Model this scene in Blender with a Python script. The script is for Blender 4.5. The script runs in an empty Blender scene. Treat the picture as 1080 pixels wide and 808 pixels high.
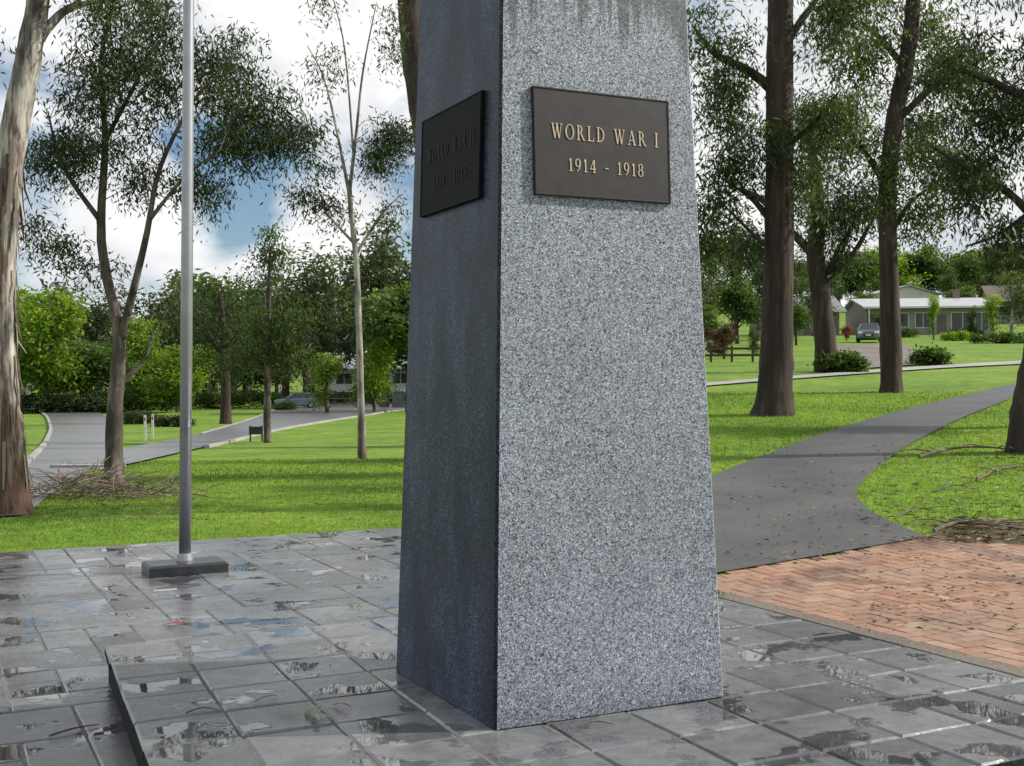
import bpy, math, random
import numpy as np
from mathutils import Vector, Matrix, Euler
random.seed(7); rng = np.random.default_rng(7)
S = bpy.context.scene; COL = S.collection
F = 1270.0; CX = 540.0; CY = 404.0; EYE = 1.5
R = math.radians
ROLL = R(.4)
LZ = -.2

# ------------------------------------------------------------------ terrain
def ss(a, b, x):
    t = min(1.0, max(0.0, (x-a)/(b-a))); return t*t*(3-2*t)
def terr(x, y):
    w = ss(0.0, .15, x/max(y, 8.0))
    zl = LZ-.015-.65*ss(13, 55, y)+.03*max(0, y-170)
    d = max(0.0, min(y, 190)-8.5)
    zr = -.012+.0535*d*d/(d+1.0)+.02*max(0, y-190)+.05*min(160, max(0, y-142))
    return zl*(1-w)+zr*w
def unroll(px, py):
    x, y = px-CX, py-CY
    return x*math.cos(ROLL)-y*math.sin(ROLL), x*math.sin(ROLL)+y*math.cos(ROLL)
def at(px, py, off=0.0):
    ux, uy = unroll(px, py); dx = ux/F; dz = -uy/F; p = 3.0; y = 3.0
    while y < 900:
        if EYE+dz*y < terr(dx*y, y):
            a, b = p, y
            for _ in range(30):
                m = (a+b)/2
                if EYE+dz*m < terr(dx*m, m): b = m
                else: a = m
            y = b; break
        p = y; y *= 1.01
    return Vector((dx*y, y, terr(dx*y, y)+off))
def on(px, d):
    x = (px-CX)/F*d; return Vector((x, d, terr(x, d)))
def pxw(px, py, d):
    ux, uy = unroll(px, py); return Vector((ux/F*d, d, EYE-uy/F*d))
def fl(px, py, z):
    ux, uy = unroll(px, py); y = (EYE-z)/(uy/F); return (ux/F*y, y, z)
U = Vector((math.cos(R(26.1)), math.sin(R(26.1)), 0)); V = Vector((-U.y, U.x, 0))
N0 = Vector((-.086, 5.2, 0))
def ab(a, b, z=0.0): return N0+U*a+V*b+Vector((0, 0, z))
def toab(x, y):
    dx, dy = x-N0.x, y-N0.y
    return dx*U.x+dy*U.y, dx*V.x+dy*V.y

# ------------------------------------------------------------------ mesh helper
class MB:
    def __init__(s): s.v = []; s.f = []; s.t = []; s.m = []
    def add(s, vs, fs, tint=.5, mi=0):
        o = len(s.v); s.v += [tuple(v) for v in vs]
        for f in fs: s.f.append([i+o for i in f]); s.t.append(tint); s.m.append(mi)
        return s
    def box(s, x0, x1, y0, y1, z0, z1, tint=.5, mi=0):
        v = [(x, y, z) for z in (z0, z1) for x, y in ((x0, y0), (x1, y0), (x1, y1), (x0, y1))]
        return s.add(v, [(3, 2, 1, 0), (4, 5, 6, 7), (0, 1, 5, 4), (1, 2, 6, 5), (2, 3, 7, 6), (3, 0, 4, 7)], tint, mi)
    def loft(s, rings, tint=.5, caps=True, mi=0):
        n = len(rings[0]); v = [p for r in rings for p in r]; f = []
        for k in range(len(rings)-1):
            for i in range(n):
                j = (i+1) % n
                f.append((k*n+i, k*n+j, (k+1)*n+j, (k+1)*n+i))
        if caps: f.append(tuple(range(n-1, -1, -1))); f.append(tuple((len(rings)-1)*n+i for i in range(n)))
        return s.add(v, f, tint, mi)
    def tube(s, pts, rads, n=8, tint=.5, caps=True, wob=0.0):
        pts = [Vector(p) for p in pts]; rings = []; ref = None
        for i, p in enumerate(pts):
            t = (pts[min(i+1, len(pts)-1)]-pts[max(i-1, 0)])
            if t.length < 1e-6: t = Vector((0, 0, 1))
            t.normalize()
            if ref is None:
                ref = Vector((1, 0, 0)) if abs(t.x) < .8 else Vector((0, 1, 0))
            a = (ref-t*ref.dot(t)).normalized(); b = t.cross(a); ref = a
            rr = rads[i]
            rings.append([p+(a*math.cos(2*math.pi*k/n)+b*math.sin(2*math.pi*k/n))*rr*(1+wob*random.uniform(-1, 1)) for k in range(n)])
        return s.loft(rings, tint, caps)
    def build(s, name, mats, parent=None, org=None, smooth=False):
        org = Vector(org) if org is not None else Vector((0, 0, 0))
        me = bpy.data.meshes.new(name)
        me.from_pydata([(v[0]-org.x, v[1]-org.y, v[2]-org.z) for v in s.v], [], s.f)
        a = me.attributes.new('tint', 'FLOAT', 'FACE'); a.data.foreach_set('value', np.array(s.t, dtype=np.float32))
        if not isinstance(mats, (list, tuple)): mats = [mats]
        for m in mats: me.materials.append(m)
        me.polygons.foreach_set('material_index', np.array(s.m, dtype=np.int32))
        if smooth: me.polygons.foreach_set('use_smooth', np.ones(len(s.f), dtype=bool))
        me.update()
        o = bpy.data.objects.new(name, me); COL.objects.link(o)
        if parent is not None: o.parent = parent
        else: o.location = org
        return o
def smooth_path(pts, rads, k=4):
    P = [Vector(p) for p in pts]; out = []; ro = []
    for i in range(len(P)-1):
        p0 = P[max(i-1, 0)]; p1 = P[i]; p2 = P[i+1]; p3 = P[min(i+2, len(P)-1)]
        for j in range(k):
            t = j/k
            out.append(.5*((2*p1)+(p2-p0)*t+(2*p0-5*p1+4*p2-p3)*t*t+(3*p1-p0-3*p2+p3)*t**3)); ro.append(rads[i]*(1-t)+rads[i+1]*t)
    out.append(P[-1]); ro.append(rads[-1]); return out, ro
def quads(name, Q, tint, mat, parent=None, org=None):
    org = np.array(org if org is not None else (0, 0, 0), dtype=np.float64)
    n = len(Q); co = (Q-org).reshape(-1, 3).astype(np.float32)
    me = bpy.data.meshes.new(name)
    me.vertices.add(4*n); me.vertices.foreach_set('co', co.ravel())
    me.loops.add(4*n); me.loops.foreach_set('vertex_index', np.arange(4*n, dtype=np.int32))
    me.polygons.add(n); me.polygons.foreach_set('loop_start', np.arange(0, 4*n, 4, dtype=np.int32))
    me.update(calc_edges=True)
    a = me.attributes.new('tint', 'FLOAT', 'FACE'); a.data.foreach_set('value', np.asarray(tint, dtype=np.float32))
    me.materials.append(mat)
    o = bpy.data.objects.new(name, me); COL.objects.link(o)
    if parent is not None: o.parent = parent
    else: o.location = org
    return o
def tag(o, label=None, cat=None, group=None, kind=None):
    if label: o['label'] = label
    if cat: o['category'] = cat
    if group: o['group'] = group
    if kind: o['kind'] = kind
    return o
def thing(name, label, cat, loc=(0, 0, 0), group=None, rotz=0):
    o = bpy.data.objects.new(name, None); o.empty_display_size = .2; COL.objects.link(o)
    o.location = loc; o.rotation_euler = (0, 0, rotz)
    return tag(o, label, cat, group)
def dup(root, loc, rotz, sc, label, group=None):
    r = root.copy(); COL.objects.link(r); r.location = loc; r.rotation_euler = (0, 0, rotz); r.scale = sc
    r['label'] = label
    if group: r['group'] = group
    for ch in list(root.children):
        c = ch.copy(); COL.objects.link(c); c.parent = r
        for g in list(ch.children):
            e = g.copy(); COL.objects.link(e); e.parent = c
    return r

# ------------------------------------------------------------------ materials
def newmat(name):
    m = bpy.data.materials.new(name); m.use_nodes = True
    return m, m.node_tree, m.node_tree.nodes['Principled BSDF']
def nd(nt, t, ins=None, **k):
    n = nt.nodes.new(t)
    for a, v in k.items(): setattr(n, a, v)
    for a, v in (ins or {}).items():
        if hasattr(v, 'node'): nt.links.new(v, n.inputs[a])
        else: n.inputs[a].default_value = v
    return n
def oc(nt, scale=(1, 1, 1), world=False):
    src = nd(nt, 'ShaderNodeNewGeometry').outputs['Position'] if world else nd(nt, 'ShaderNodeTexCoord').outputs['Object']
    return nd(nt, 'ShaderNodeMapping', {'Vector': src, 'Scale': scale}).outputs[0]
def noi(nt, vec, scale, detail=4, rough=.55):
    return nd(nt, 'ShaderNodeTexNoise', {'Vector': vec, 'Scale': scale, 'Detail': detail, 'Roughness': rough}).outputs['Fac']
def ramp(nt, fac, stops, interp='LINEAR'):
    r = nd(nt, 'ShaderNodeValToRGB', {'Fac': fac}); cr = r.color_ramp; cr.interpolation = interp
    while len(cr.elements) < len(stops): cr.elements.new(.5)
    for e, (p, c) in zip(cr.elements, stops):
        e.position = p
        e.color = (c, c, c, 1) if isinstance(c, (int, float)) else (*c, 1)
    return r.outputs['Color']
def mixc(nt, fac, a, b, blend='MIX'):
    n = nt.nodes.new('ShaderNodeMix'); n.data_type = 'RGBA'; n.blend_type = blend
    for i, v in ((0, fac), (6, a), (7, b)):
        if hasattr(v, 'node'): nt.links.new(v, n.inputs[i])
        else: n.inputs[i].default_value = v if i == 0 else ((*v, 1) if len(v) == 3 else v)
    return n.outputs[2]
def maths(nt, op, a, b):
    return nd(nt, 'ShaderNodeMath', {0: a, 1: b}, operation=op).outputs[0]
def mrange(nt, v, a, b, c, d):
    return nd(nt, 'ShaderNodeMapRange', {'Value': v, 'From Min': a, 'From Max': b, 'To Min': c, 'To Max': d}).outputs[0]
def bump(nt, b, h, strength=.4, dist=.01):
    n = nd(nt, 'ShaderNodeBump', {'Height': h, 'Strength': strength, 'Distance': dist})
    nt.links.new(n.outputs[0], b.inputs['Normal'])
def link(nt, o, i): nt.links.new(o, i)
def attr(nt): return nd(nt, 'ShaderNodeAttribute', attribute_name='tint').outputs['Fac']
def zof(nt): return nd(nt, 'ShaderNodeSeparateXYZ', {0: nd(nt, 'ShaderNodeTexCoord').outputs['Object']}).outputs[2]
def simple(name, col, rough=.6, metal=0.0, var=.25, scale=3.0, spec=.5):
    m, nt, b = newmat(name)
    n = noi(nt, oc(nt), scale, 5)
    c = ramp(nt, n, [(.3, tuple(x*(1-var) for x in col)), (.7, tuple(min(1, x*(1+var)) for x in col))])
    link(nt, c, b.inputs['Base Color']); b.inputs['Roughness'].default_value = rough; b.inputs['Metallic'].default_value = metal
    b.inputs['Specular IOR Level'].default_value = spec
    return m
def leafmat(name, dark, mid, light, trans=.3):
    m, nt, b = newmat(name)
    c = ramp(nt, attr(nt), [(0, dark), (.5, mid), (1, light)])
    link(nt, c, b.inputs['Base Color']); b.inputs['Roughness'].default_value = .5; b.inputs['Specular IOR Level'].default_value = .25
    c2 = mixc(nt, 1.0, c, (1.6, 1.55, .8), 'MULTIPLY')
    tr = nd(nt, 'ShaderNodeBsdfTranslucent', {'Color': c2})
    mx = nd(nt, 'ShaderNodeMixShader', {0: trans}); link(nt, b.outputs[0], mx.inputs[1]); link(nt, tr.outputs[0], mx.inputs[2])
    link(nt, mx.outputs[0], nt.nodes['Material Output'].inputs[0]); return m
def granite(name, shaded):
    m, nt, b = newmat(name); v = oc(nt)
    vo = nd(nt, 'ShaderNodeTexVoronoi', {'Vector': v, 'Scale': 225.0}).outputs['Color']
    g = nd(nt, 'ShaderNodeSeparateColor', {0: vo}).outputs[0]
    c1 = ramp(nt, g, [(0, (.025, .03, .04)), (.13, (.135, .15, .18)), (.38, (.24, .268, .315)), (.72, (.35, .385, .435)), (.91, (.57, .605, .65))], 'CONSTANT')
    vo2 = nd(nt, 'ShaderNodeTexVoronoi', {'Vector': v, 'Scale': 115.0}).outputs['Color']
    g2 = nd(nt, 'ShaderNodeSeparateColor', {0: vo2}).outputs[1]
    c2 = ramp(nt, g2, [(0, .35), (.05, .92), (.5, 1.03), (.9, 1.1)], 'CONSTANT')
    c = mixc(nt, 1.0, c1, c2, 'MULTIPLY')
    big = ramp(nt, noi(nt, v, 1.6, 5), [(.3, .86), (.7, 1.06)])
    c = mixc(nt, 1.0, c, big, 'MULTIPLY')
    z = nd(nt, 'ShaderNodeSeparateXYZ', {0: v}).outputs[2]
    if shaded:  # left face copy: its shade is painted into the colour, with damp streaks
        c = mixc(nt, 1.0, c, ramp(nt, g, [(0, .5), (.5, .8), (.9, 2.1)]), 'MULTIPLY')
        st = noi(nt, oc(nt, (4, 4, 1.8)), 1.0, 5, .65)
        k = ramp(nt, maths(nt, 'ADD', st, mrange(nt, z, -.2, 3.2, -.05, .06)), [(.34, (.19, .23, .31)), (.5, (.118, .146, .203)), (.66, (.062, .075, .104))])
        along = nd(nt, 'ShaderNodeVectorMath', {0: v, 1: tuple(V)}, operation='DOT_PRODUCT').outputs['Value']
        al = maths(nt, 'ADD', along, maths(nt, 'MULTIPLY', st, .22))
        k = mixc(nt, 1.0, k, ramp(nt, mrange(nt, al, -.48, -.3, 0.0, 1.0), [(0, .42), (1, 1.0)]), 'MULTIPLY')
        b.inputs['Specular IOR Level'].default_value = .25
    else:
        st = noi(nt, oc(nt, (19, 19, .6)), 1.0, 3)
        k = ramp(nt, maths(nt, 'ADD', st, mrange(nt, z, 2.78, 3.3, -.3, .13)), [(.49, 1.0), (.62, .4)])
        lo = mrange(nt, maths(nt, 'ADD', z, maths(nt, 'MULTIPLY', noi(nt, v, 7, 4), .25)), .1, .3, .72, 1.0)
        c = mixc(nt, 1.0, c, ramp(nt, lo, [(.7, (.72, .72, .74)), (1, 1.0)]), 'MULTIPLY')
    c = mixc(nt, 1.0, c, k, 'MULTIPLY')
    link(nt, c, b.inputs['Base Color'])
    link(nt, ramp(nt, g, [(0, .3), (1, .6)]), b.inputs['Roughness'])
    bump(nt, b, g, .15, .002); return m
def wetstone(name, lo, hi, wet=.5):
    m, nt, b = newmat(name); v = oc(nt, world=True)
    c = ramp(nt, attr(nt), [(0, lo), (1, hi)])
    c = mixc(nt, 1.0, c, ramp(nt, noi(nt, v, 9, 6, .65), [(.25, .62), (.75, 1.33)]), 'MULTIPLY')
    c = mixc(nt, 1.0, c, ramp(nt, noi(nt, v, 1.3, 3), [(.35, .72), (.65, 1.2)]), 'MULTIPLY')
    c = mixc(nt, ramp(nt, noi(nt, v, 60, 2), [(.62, 0), (.75, .35)]), c, (.23, .23, .22))
    pud = ramp(nt, noi(nt, oc(nt, (1, 1, .01), True), 2.6, 4, .55), [(wet, 0), (wet+.035, 1)])
    c = mixc(nt, pud, c, mixc(nt, 1.0, c, (.55, .55, .57), 'MULTIPLY'))
    link(nt, c, b.inputs['Base Color']); b.inputs['Specular IOR Level'].default_value = 1.0
    ro = ramp(nt, noi(nt, v, 3.5, 5, .6), [(.3, .16), (.7, .36)])
    ro = mixc(nt, pud, ro, (.02, .02, .02)); link(nt, ro, b.inputs['Roughness'])
    h = noi(nt, v, 22, 6, .6)
    inv = maths(nt, 'SUBTRACT', 1.0, pud)
    bump(nt, b, maths(nt, 'MULTIPLY', h, inv), .35, .008); return m
def bark(name, stops, sc=(7, 7, 1.1), bs=.5, base=None, blotch=(.65, 1.15), bsc=(2.3, 2.3, .8)):
    m, nt, b = newmat(name)
    n = noi(nt, oc(nt, sc), 1.0, 6, .65); n2 = noi(nt, oc(nt, bsc), 1.0, 5)
    c = ramp(nt, n, stops)
    c = mixc(nt, 1.0, c, ramp(nt, n2, [(.4, blotch[0]), (.57, blotch[1])]), 'MULTIPLY')
    if base:
        zz = maths(nt, 'ADD', zof(nt), maths(nt, 'MULTIPLY', n, base[1]*1.2))
        f = mrange(nt, zz, base[1]*1.0, base[1]*2.0, 1.0, 0.0)
        c = mixc(nt, f, c, mixc(nt, 1.0, ramp(nt, n, [(.35, .25), (.65, 1.6)]), base[0], 'MULTIPLY'))
    link(nt, c, b.inputs['Base Color']); b.inputs['Roughness'].default_value = .85; bump(nt, b, n, bs, .04); return m
def ground_mat(name, stops, fine, sp=.25, rough=.9, coarse=.35, spec=.25):
    m, nt, b = newmat(name); v = oc(nt, world=True)
    c = ramp(nt, noi(nt, v, coarse, 6, .6), stops)
    c = mixc(nt, 1.0, c, ramp(nt, noi(nt, v, fine, 5, .7), [(.25, 1-sp*2), (.75, 1+sp*1.4)]), 'MULTIPLY')
    link(nt, c, b.inputs['Base Color']); b.inputs['Roughness'].default_value = rough; b.inputs['Specular IOR Level'].default_value = spec
    bump(nt, b, noi(nt, v, fine, 4), .4, .03); return m

M_gran = granite('granite', False); M_gran_shade = granite('granite_shaded', True)
M_pav = wetstone('bluestone_slab', (.08, .083, .087), (.175, .179, .185), .545)
M_pod = wetstone('bluestone_paver', (.1, .103, .107), (.195, .198, .202), .53)
M_joint = ground_mat('joint_mortar', [(.3, (.1, .1, .09)), (.7, (.21, .205, .19))], 30)
M_bjoint = ground_mat('brick_joint', [(.3, (.13, .095, .07)), (.7, (.21, .16, .125))], 30)
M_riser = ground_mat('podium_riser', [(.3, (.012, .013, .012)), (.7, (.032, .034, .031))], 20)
M_strip = ground_mat('pale_mortar', [(.3, (.14, .12, .1)), (.7, (.24, .205, .175))], 40)
M_grass = ground_mat('lawn', [(.25, (.08, .155, .014)), (.5, (.14, .24, .02)), (.78, (.225, .31, .035))], 3.0, .3)
M_blade = leafmat('grass_blade', (.055, .12, .012), (.15, .255, .022), (.28, .37, .06), .45)
M_asph = ground_mat('asphalt', [(.3, (.068, .069, .071)), (.7, (.115, .114, .112))], 60, .25, .55, 1.0, .4)
M_road = ground_mat('road_asphalt', [(.3, (.11, .112, .117)), (.7, (.165, .165, .17))], 20, .12, .3, .35, .7)
M_foot = ground_mat('concrete_path', [(.3, (.3, .3, .29)), (.7, (.4, .39, .37))], 10, .1)
M_kerb = ground_mat('kerb_concrete', [(.3, (.26, .26, .25)), (.7, (.4, .39, .37))], 15, .15)
M_dirt = ground_mat('bark_mulch', [(.3, (.05, .06, .025)), (.7, (.13, .12, .06))], 12, .35)
M_gravel = ground_mat('gravel', [(.3, (.14, .12, .1)), (.7, (.26, .23, .2))], 6, .3)
M_white = simple('white_paint', (.75, .75, .73), .5, 0, .08)
M_bronze = simple('dark_bronze', (.023, .018, .018), .5, .1, .3, 14)
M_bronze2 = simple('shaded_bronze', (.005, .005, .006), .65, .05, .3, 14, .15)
M_rim = simple('bronze_rim', (.035, .028, .026), .45, .2, .3, 14)
M_gold = simple('gilt_letter', (.55, .44, .31), .5, .1, .15, 20)
M_letter_shade = simple('shaded_letter', (.03, .026, .024), .65, .1, .2, 20)  # left plaque letters: darker copy with the face's shade in the colour
M_alu = simple('brushed_aluminium', (.36, .37, .39), .42, .7, .12, 5)
M_darkst = simple('dark_wet_block', (.03, .032, .034), .3, 0, .4, 8)
M_peel = bark('peeling_gum_bark', [(.34, (.07, .05, .038)), (.44, (.2, .155, .125)), (.52, (.4, .36, .32)), (.72, (.56, .53, .49))], (13, 13, 1.5), .6, ((.105, .06, .042), 1.45), (.3, 1.05), (4.5, 4.5, 1.1))
M_gumbark = bark('pale_gum_bark', [(.25, (.1, .08, .065)), (.42, (.24, .21, .18)), (.6, (.38, .36, .33)), (.8, (.48, .465, .435))], (8, 8, 1.2), .35, ((.1, .07, .052), .5), (.4, 1.05), (4, 4, 1.5))
M_midbark = bark('grey_gum_bark', [(.3, (.045, .034, .027)), (.5, (.105, .085, .07)), (.72, (.215, .185, .155))], (10, 10, 1.2), .6, None, (.35, 1.1), (4, 4, 1.2))
M_darkbark = bark('dark_stringy_bark', [(.3, (.013, .009, .007)), (.55, (.045, .029, .021)), (.75, (.105, .072, .052))], (10, 10, .9), .8)
M_leafD = leafmat('gum_leaf_dark', (.011, .021, .01), (.036, .058, .022), (.1, .132, .05), .42)
M_leafG = leafmat('gum_leaf', (.014, .029, .01), (.049, .081, .025), (.14, .186, .056), .46)
M_leafB = leafmat('broad_leaf', (.018, .04, .009), (.052, .097, .02), (.125, .195, .042), .46)
M_lime = leafmat('lime_leaf', (.06, .12, .012), (.15, .25, .025), (.27, .37, .05), .5)
M_rust = leafmat('rust_leaf', (.05, .028, .014), (.1, .06, .03), (.16, .1, .05), .3)
M_pink = leafmat('pink_leaf', (.12, .025, .025), (.25, .06, .06), (.35, .12, .1), .3)
M_stick = bark('dead_wood', [(.3, (.08, .06, .045)), (.6, (.2, .155, .12)), (.8, (.32, .26, .21))], (9, 9, 9), .3)
M_wood = simple('weathered_timber', (.07, .05, .038), .85, 0, .3, 6)
M_glass = simple('window_glass', (.03, .035, .04), .08, 0, .3, 2)
M_tyre = simple('tyre_rubber', (.02, .02, .02), .8)
M_chrome = simple('wheel_alloy', (.5, .5, .5), .3, .8, .1)
def brickmat():
    m, nt, b = newmat('red_brick'); v = oc(nt, world=True)
    c = ramp(nt, attr(nt), [(0, (.255, .125, .075)), (.5, (.345, .19, .12)), (1, (.42, .262, .18))])
    c = mixc(nt, 1.0, c, ramp(nt, noi(nt, v, 14, 5, .6), [(.25, .65), (.75, 1.22)]), 'MULTIPLY')
    c = mixc(nt, ramp(nt, noi(nt, v, 1.0, 4), [(.42, 0), (.68, .5)]), c, (.27, .215, .17))
    dm = ramp(nt, noi(nt, v, 1.4, 5, .6), [(.52, 0), (.66, 1)])
    c = mixc(nt, dm, c, mixc(nt, 1.0, c, (.62, .6, .6), 'MULTIPLY'))
    link(nt, c, b.inputs['Base Color'])
    link(nt, mixc(nt, dm, (.75, .75, .75), (.3, .3, .3)), b.inputs['Roughness'])
    bump(nt, b, noi(nt, v, 60, 4), .3, .004); return m
M_brick = brickmat()

# ------------------------------------------------------------------ ground sheets
PB = 8.7
def axis(segs):
    out = []
    for a, b, s in segs:
        n = max(1, int(round((b-a)/s))); out += [a+(b-a)*i/n for i in range(n)]
    out.append(segs[-1][1]); return out
ys = axis([(-40, 4, 4), (4, 40, .5), (40, 200, 2.5), (200, 1400, 60)])
xs = axis([(-900, -60, 30), (-60, -12, 2), (-12, 14, .4), (14, 60, 2), (60, 900, 30)])
gm = MB(); vs = []
for y in ys:
    for x in xs:
        z = terr(x, y); a, b = toab(x, y)
        if (a < 2.5 and b < 1.9): z = min(z, -.3)
        elif b < PB-.2 and x < 0: z -= .03
        vs.append((x, y, z))
nx = len(xs)
gm.add(vs, [(j*nx+i, j*nx+i+1, (j+1)*nx+i+1, (j+1)*nx+i) for j in range(len(ys)-1) for i in range(nx-1)])
tag(gm.build('ground', M_grass, smooth=True), kind='structure')

def resample(P, n):
    L = [0]
    for a, b in zip(P, P[1:]): L.append(L[-1]+(b-a).length)
    out = []; k = 0
    for i in range(n):
        t = L[-1]*i/(n-1)
        while k < len(P)-2 and L[k+1] < t: k += 1
        out.append(P[k].lerp(P[k+1], (t-L[k])/max(1e-9, L[k+1]-L[k])))
    return out
def spline(P): return smooth_path(P, [0]*len(P), 6)[0]
def ribbon(name, L, Rr, mat, off=.008, n=70, m=8, smoothit=True):
    A = [at(*p) for p in L]; B = [at(*p) for p in Rr]
    if smoothit: A, B = spline(A), spline(B)
    A, B = resample(A, n), resample(B, n); g = MB(); vs = []
    for a, b in zip(A, B):
        for j in range(m+1):
            p = a.lerp(b, j/m); vs.append((p.x, p.y, terr(p.x, p.y)+off+.0007*p.y))
    g.add(vs, [(i*(m+1)+j, i*(m+1)+j+1, (i+1)*(m+1)+j+1, (i+1)*(m+1)+j) for i in range(n-1) for j in range(m)])
    tag(g.build(name, mat, smooth=True), kind='structure')
    return A, B
pathL, pathR = ribbon('path', [(735, 610), (734, 560), (738, 525), (752, 504), (800, 484), (870, 458), (940, 437), (1010, 420), (1080, 404), (1150, 394)],
                      [(978, 568), (935, 550), (909, 533), (904, 518), (925, 495), (965, 467), (1015, 442), (1060, 424), (1082, 414), (1150, 402)], M_asph, .014)
path_poly = [(p.x, p.y) for p in pathL]+[(p.x, p.y) for p in reversed(pathR)]
roadL, roadR = ribbon('road', [(-20, 423), (22, 427), (44, 436), (53, 450), (49, 466), (30, 488), (0, 512), (-60, 550)],
       [(-20, 417), (40, 420), (84, 428), (114, 442), (124, 460), (114, 482), (90, 499), (25, 545)], M_road, .02)
sideL, sideR = ribbon('side_road', [(118, 477), (165, 468), (215, 458), (262, 444), (300, 431), (345, 425), (425, 420), (520, 417)],
       [(104, 498), (150, 488), (220, 472), (285, 456), (345, 445), (390, 438), (425, 433), (520, 426)], M_road, .03)
ribbon('footpath', [(735, 406), (820, 399), (900, 393), (1000, 386), (1120, 379)], [(735, 409), (820, 402), (900, 396), (1000, 389), (1120, 383)], M_foot, .02)
ribbon('driveway', [(880, 365), (905, 365), (950, 363)], [(900, 391), (950, 387), (1000, 384)], M_gravel, .03)
mulL, mulR = ribbon('mulch_bed', [(988, 562), (1005, 555), (1035, 551), (1090, 548), (1150, 548)], [(978, 568), (1010, 572), (1050, 574), (1090, 577), (1150, 582)], M_dirt, .006)
def kerb(name, P, w=.16, h=.11):
    g = MB(); rings = []
    for i, p in enumerate(P):
        t = (P[min(i+1, len(P)-1)]-P[max(0, i-1)]); t.z = 0; t.normalize(); s = Vector((-t.y, t.x, 0))*w/2
        z = terr(p.x, p.y); rings.append([Vector((p.x, p.y, z-.1))-s, Vector((p.x, p.y, z-.1))+s, Vector((p.x, p.y, z+h))+s*.8, Vector((p.x, p.y, z+h))-s*.8])
    g.loft(rings); tag(g.build(name, M_kerb), kind='structure')
kerb('kerb', sideR[10:]); kerb('kerb', sideL[8:]); kerb('kerb', roadL, .2, .12); kerb('kerb', roadR[:36], .2, .12)

# ------------------------------------------------------------------ paving
PA0, PA1, PB0, PB1 = -1.28, 2.76, -1.3, 2.58
def shear(a, b): return a-.058*(PB1-b)*max(0.0, (PA1-a)/(PA1-PA0))
def slab(g, a0, a1, b0, b1, zt, th, jt=.006, ch=.007, jit=.005, tint=None, sh=False, smi=0):
    tint = random.random() if tint is None else tint
    c = [(a0+jt, b0+jt), (a1-jt, b0+jt), (a1-jt, b1-jt), (a0+jt, b1-jt)]
    if sh: c = [(shear(x, y), y) for x, y in c]
    c = [(x+random.uniform(-jit, jit), y+random.uniform(-jit, jit)) for x, y in c]
    cx = sum(p[0] for p in c)/4; cy = sum(p[1] for p in c)/4
    dz = [zt+random.uniform(-.004, .002) for _ in range(4)]
    def ins(p, e):
        dx, dy = cx-p[0], cy-p[1]; return (p[0]+math.copysign(e, dx), p[1]+math.copysign(e, dy))
    v = [ab(*c[i], zt-th) for i in range(4)]+[ab(*c[i], dz[i]-ch) for i in range(4)]+[ab(*ins(c[i], ch*1.3), dz[i]) for i in range(4)]
    f = [(8, 9, 10, 11)]; fs = []
    for i in range(4):
        j = (i+1) % 4; fs.append((i, j, 4+j, 4+i)); f.append((4+i, 4+j, 8+j, 8+i))
    g.add(v, f+([] if smi else fs), tint)
    if smi: g.add(v, fs, tint, smi)
g = MB(); cell = .3; NA, NB = 42, 48; A0, B0 = -8.7, PB-NB*cell
occ = np.zeros((NA, NB), bool)
shapes = [(1, 1), (2, 1), (1, 2), (2, 2), (2, 2), (3, 2), (2, 2), (2, 1), (2, 2)]
for j in range(NB):
    for i in range(NA):
        if occ[i, j]: continue
        random.shuffle(shapes)
        for w, h in shapes+[(1, 1)]:
            if i+w <= NA and j+h <= NB and not occ[i:i+w, j:j+h].any(): break
        occ[i:i+w, j:j+h] = True
        a0, b0 = A0+i*cell, B0+j*cell; a1, b1 = a0+w*cell, b0+h*cell
        am, bm = (a0+a1)/2, (b0+b1)/2; p = ab(am, bm)
        if p.x > .2 and bm > 2.3: continue
        if am > 2.75 and bm < 2.4: continue
        slab(g, a0, a1, b0, b1, LZ, .05, .006, .007, .004)
tag(g.build('paving', M_pav), kind='structure')
g = MB()
g.add([ab(-8.75, -6, LZ-.009), ab(2.8, -6, LZ-.009), ab(2.8, PB+.05, LZ-.009), ab(-8.75, PB+.05, LZ-.009)], [(0, 1, 2, 3)])
tag(g.build('paving_bed', M_joint), kind='structure')
g = MB()
v = []
for z in (-.34, -.03):
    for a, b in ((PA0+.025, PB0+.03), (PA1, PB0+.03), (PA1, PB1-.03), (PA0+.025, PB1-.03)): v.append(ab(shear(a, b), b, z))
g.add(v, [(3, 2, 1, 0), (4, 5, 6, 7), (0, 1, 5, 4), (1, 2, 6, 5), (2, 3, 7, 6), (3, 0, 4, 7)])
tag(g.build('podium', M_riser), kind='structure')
g = MB()
g.add([ab(shear(PA0+.02, PB0+.02), PB0+.02, -.009), ab(PA1, PB0+.02, -.009), ab(PA1, PB1-.02, -.009), ab(PA0+.02, PB1-.02, -.009)], [(0, 1, 2, 3)])
tag(g.build('podium_bed', M_joint), kind='structure')
g = MB(); na, nb = 10, 9
for i in range(na):
    for j in range(nb):
        da, db = (PA1-PA0)/na, (PB1-PB0)/nb
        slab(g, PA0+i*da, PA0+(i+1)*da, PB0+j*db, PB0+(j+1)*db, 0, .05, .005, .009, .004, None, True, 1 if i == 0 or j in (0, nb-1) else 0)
tag(g.build('podium_paving', [M_pod, M_riser]), kind='structure')
BP = [at(738, 609), at(860, 590), at(978, 566), at(1050, 572), at(1160, 584)]
brick_poly = [(p.x, p.y) for p in BP]+[(9, 7), (8, 2)]+[tuple(ab(2.8, -5)[:2]), tuple(ab(2.8, 2.6)[:2])]
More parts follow.
